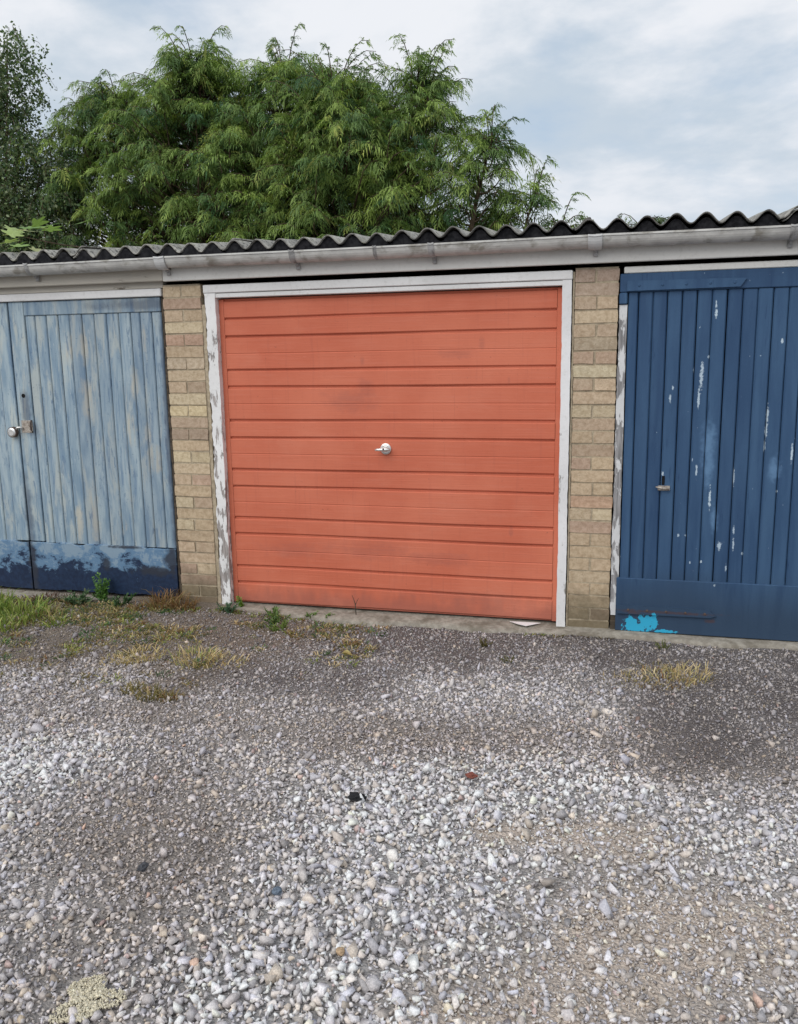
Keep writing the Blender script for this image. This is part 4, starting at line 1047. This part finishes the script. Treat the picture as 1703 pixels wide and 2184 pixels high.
conifer(-6.15, 7.1, 5.55, 1.50, 'leftmost feathery green conifer, next to the small-leaved tree', 101, 520, wisps=22, tint=.92)
conifer(-4.70, 7.0, 5.75, 1.55, 'tall feathery conifer with thin wispy leaders, second from the left', 102, 560, wisps=30)
conifer(-3.45, 7.3, 5.65, 1.50, 'feathery conifer rising above the middle of the hedge', 103, 540, wisps=26, tint=1.06)
conifer(-2.50, 6.9, 5.25, 1.40, 'feathery conifer with drooping tips right of the middle of the hedge', 104, 500, wisps=26, tint=.95)
conifer(-1.76, 7.1, 5.25, 1.02, 'tall conifer whose bent top leans right at the end of the hedge', 105, 330, (.42, 0), wisps=36, tint=1.02)
conifer(-5.45, 8.4, 5.75, 1.3, 'conifer filling the gap behind the two leftmost feathery conifers', 110, 330, wisps=16, tint=.9)
conifer(-3.0, 8.4, 5.75, 1.3, 'conifer filling the gap behind the middle of the feathery hedge', 111, 330, wisps=16, tint=.9)
conifer(-.92, 6.6, 4.40, .50, 'short thin conifer leaning right beyond the end of the hedge', 106, 85, (.62, 0), z_low=2.2, zc=2.8, wisps=8)
conifer(-.20, 6.6, 3.65, .42, 'small conifer sprig leaning right just above the roof', 107, 65, (.38, 0), z_low=2.2, zc=2.6, wisps=5)
conifer(.42, 6.6, 3.22, .30, 'smallest green conifer top barely showing above the roof', 108, 60, (.12, 0), z_low=2.2, zc=2.5, wisps=3)
conifer(1.66, 7.5, 3.27, .16, 'tiny dark twiggy tree top poking over the roof above the navy door', 109, 30, (.05, 0), z_low=2.4, zc=2.6, wisps=2, tint=.5)


def broadleaf(x, y, label, seed, blobs, nleaf, L, pal, trunk_h, name='broadleaf_tree', cat='tree'):
    """trunk, limbs reaching into the crown's lobes, hanging twigs with small leaves"""
    r = np.random.default_rng(seed); gz = float(ground_z(np.array(x), np.array(y))); t = thing(name, (x, y, gz), label, cat)
    mk('trunk', *tube([(x, y, gz - .05), (x + .04, y, gz + trunk_h * .5), (x - .02, y, gz + trunk_h)], [.12, .10, .06], 9), BARK, t, True)
    BV, BF = [], []; VV, CC = [], []
    shp = np.array([(0, 0, 0), (-.5, 0, .45), (0, 0, 1), (.5, 0, .45)]); pal = np.array(pal); tot = sum(b_[3] * b_[4] * b_[5] for b_ in blobs)
    for (cx, cy, cz, rx, ry, rz) in blobs:
        c = np.array([cx, cy, cz]); p0 = np.array([x, y, gz + trunk_h * r.uniform(.6, 1.0)])
        v, f = tube([p0, (p0 + c) / 2 + np.array([0, 0, .15]), c + np.array([0, 0, rz * .6])], [.035, .022, .006], 5, False); k0 = len(BV); BV += [tuple(a) for a in v]; BF += [[a + k0 for a in g_] for g_ in f]
        ntw = max(6, int(nleaf * rx * ry * rz / tot / 26))
        for k in range(ntw):
            d_ = norm(r.normal(size=3)); a = c + d_ * np.array([rx, ry, rz]) * r.uniform(.25, 1.0)
            out_ = norm(np.array([d_[0], d_[1], .2])) ; Lt = r.uniform(.25, .55); e = a + out_ * Lt * .45 + np.array([0, 0, -Lt * r.uniform(.1, .8)])
            v, f = tube([a, (a + e) / 2 + np.array([0, 0, .05]), e], [.005, .003, .0015], 3, False); k0 = len(BV); BV += [tuple(q) for q in v]; BF += [[q + k0 for q in g_] for g_ in f]
            m_ = 26; q = r.uniform(0, 1, m_)[:, None]; base = a * (1 - q) + e * q + r.normal(0, .05, (m_, 3)); base[:, 2] += .05 * (q * (1 - q))[:, 0]
            u = norm(r.normal(size=(m_, 3)) + np.array([0, 0, -.7])); sd = norm(np.cross(u, r.normal(size=(m_, 3)))); l_ = L * r.uniform(.6, 1.25, (m_, 1))
            vv = base[:, None] + u[:, None] * (shp[None, :, 2:3] * l_[:, None]) + sd[:, None] * (shp[None, :, 0:1] * l_[:, None] * .62)
            VV.append(vv.reshape(-1, 3)); cc = pal[r.integers(len(pal), size=m_)] * r.uniform(.7, 1.3, (m_, 1)); CC.append(np.repeat(cc, 4, 0))
    P = np.concatenate(VV); i0 = np.arange(len(P) // 4) * 4
    mk('branch', BV, BF, BARK, t, True, kind='stuff')
    mk('crown', P, np.stack([i0, i0 + 1, i0 + 2, i0 + 3], 1), LEAF, t, False, cols=np.clip(np.concatenate(CC), 0, .6), kind='stuff')
    return t


broadleaf(-7.3, 5.9, 'small-leaved dark tree at the left edge behind the pale doors', 201,
          [(-6.95, 5.9, 5.75, .42, .4, .55), (-7.05, 5.9, 5.1, .45, .45, .5), (-6.8, 5.8, 4.45, .55, .5, .5), (-7.6, 5.9, 5.3, .7, .5, .9), (-6.55, 5.8, 3.9, .65, .5, .5), (-6.6, 5.75, 3.3, .75, .5, .5), (-7.3, 5.8, 3.6, .8, .6, .9), (-6.2, 5.75, 2.9, .6, .5, .5), (-8.1, 6, 4.4, .8, .6, 1.0), (-7.2, 5.8, 2.6, .9, .5, .5)],
          52000, .052, [(.08, .135, .06), (.105, .165, .07), (.065, .105, .055), (.17, .23, .10), (.21, .25, .14)], 3.2)

# trailing maple shoot that has crept over the roof from behind
t = thing('maple_shoot', (-4.3, 5.55, -.03), 'pale green lobed maple leaves trailing over the roof edge at far left', 'maple')
r = np.random.default_rng(61)
path = [(-4.3, 5.55, -.03), (-4.25, 5.5, 1.6), (-4.1, 5.38, 2.80), (-3.6, 3.8, 2.76), (-3.1, 2.2, 2.60), (-2.80, .9, 2.50), (-2.55, .15, 2.45)]
mk('stem', *tube(path, [.012, .011, .009, .007, .006, .005, .003], 6), BARK, t, True)
shp = np.array(leafshape(1, 1, 1)); n_ = len(shp)
lv = [(-2.47, -.02, 2.36, .105), (-2.62, .10, 2.46, .12), (-2.53, .16, 2.50, .12), (-2.75, .3, 2.50, .14), (-2.62, .36, 2.56, .13), (-2.86, .45, 2.54, .13), (-2.70, .6, 2.58, .14), (-2.98, .65, 2.58, .14), (-2.9, .9, 2.62, .13), (-3.1, 1.0, 2.66, .14), (-2.80, 1.2, 2.70, .13), (-2.40, .06, 2.34, .08), (-2.66, .22, 2.40, .12), (-2.80, .28, 2.44, .12)]
for i, (x, y, z, s) in enumerate(lv):
    az = r.uniform(-.7, .7); tl = r.uniform(.3, 1.0); roll = r.uniform(-.5, .5)
    Rq = np.array(Euler((-1.9 + tl * .6, roll, az), 'XYZ').to_matrix())
    v = shp * s; v = v.copy(); v[:, 1] = -.12 * np.abs(v[:, 0]) - .10 * (v[:, 2] / s) ** 2 * s
    v = v @ Rq.T + np.array([x, y, z]); ctr = v.mean(0); V = np.concatenate([v, ctr[None]])
    F = [(n_, k, (k + 1) % n_) for k in range(n_)]; c = np.array([(.24, .36, .10), (.34, .42, .16), (.18, .30, .08), (.42, .44, .22)][i % 4]) * r.uniform(.8, 1.15)
    mk('leaf', V, F, LEAF, t, False, cols=np.tile(c, (n_ + 1, 1)))
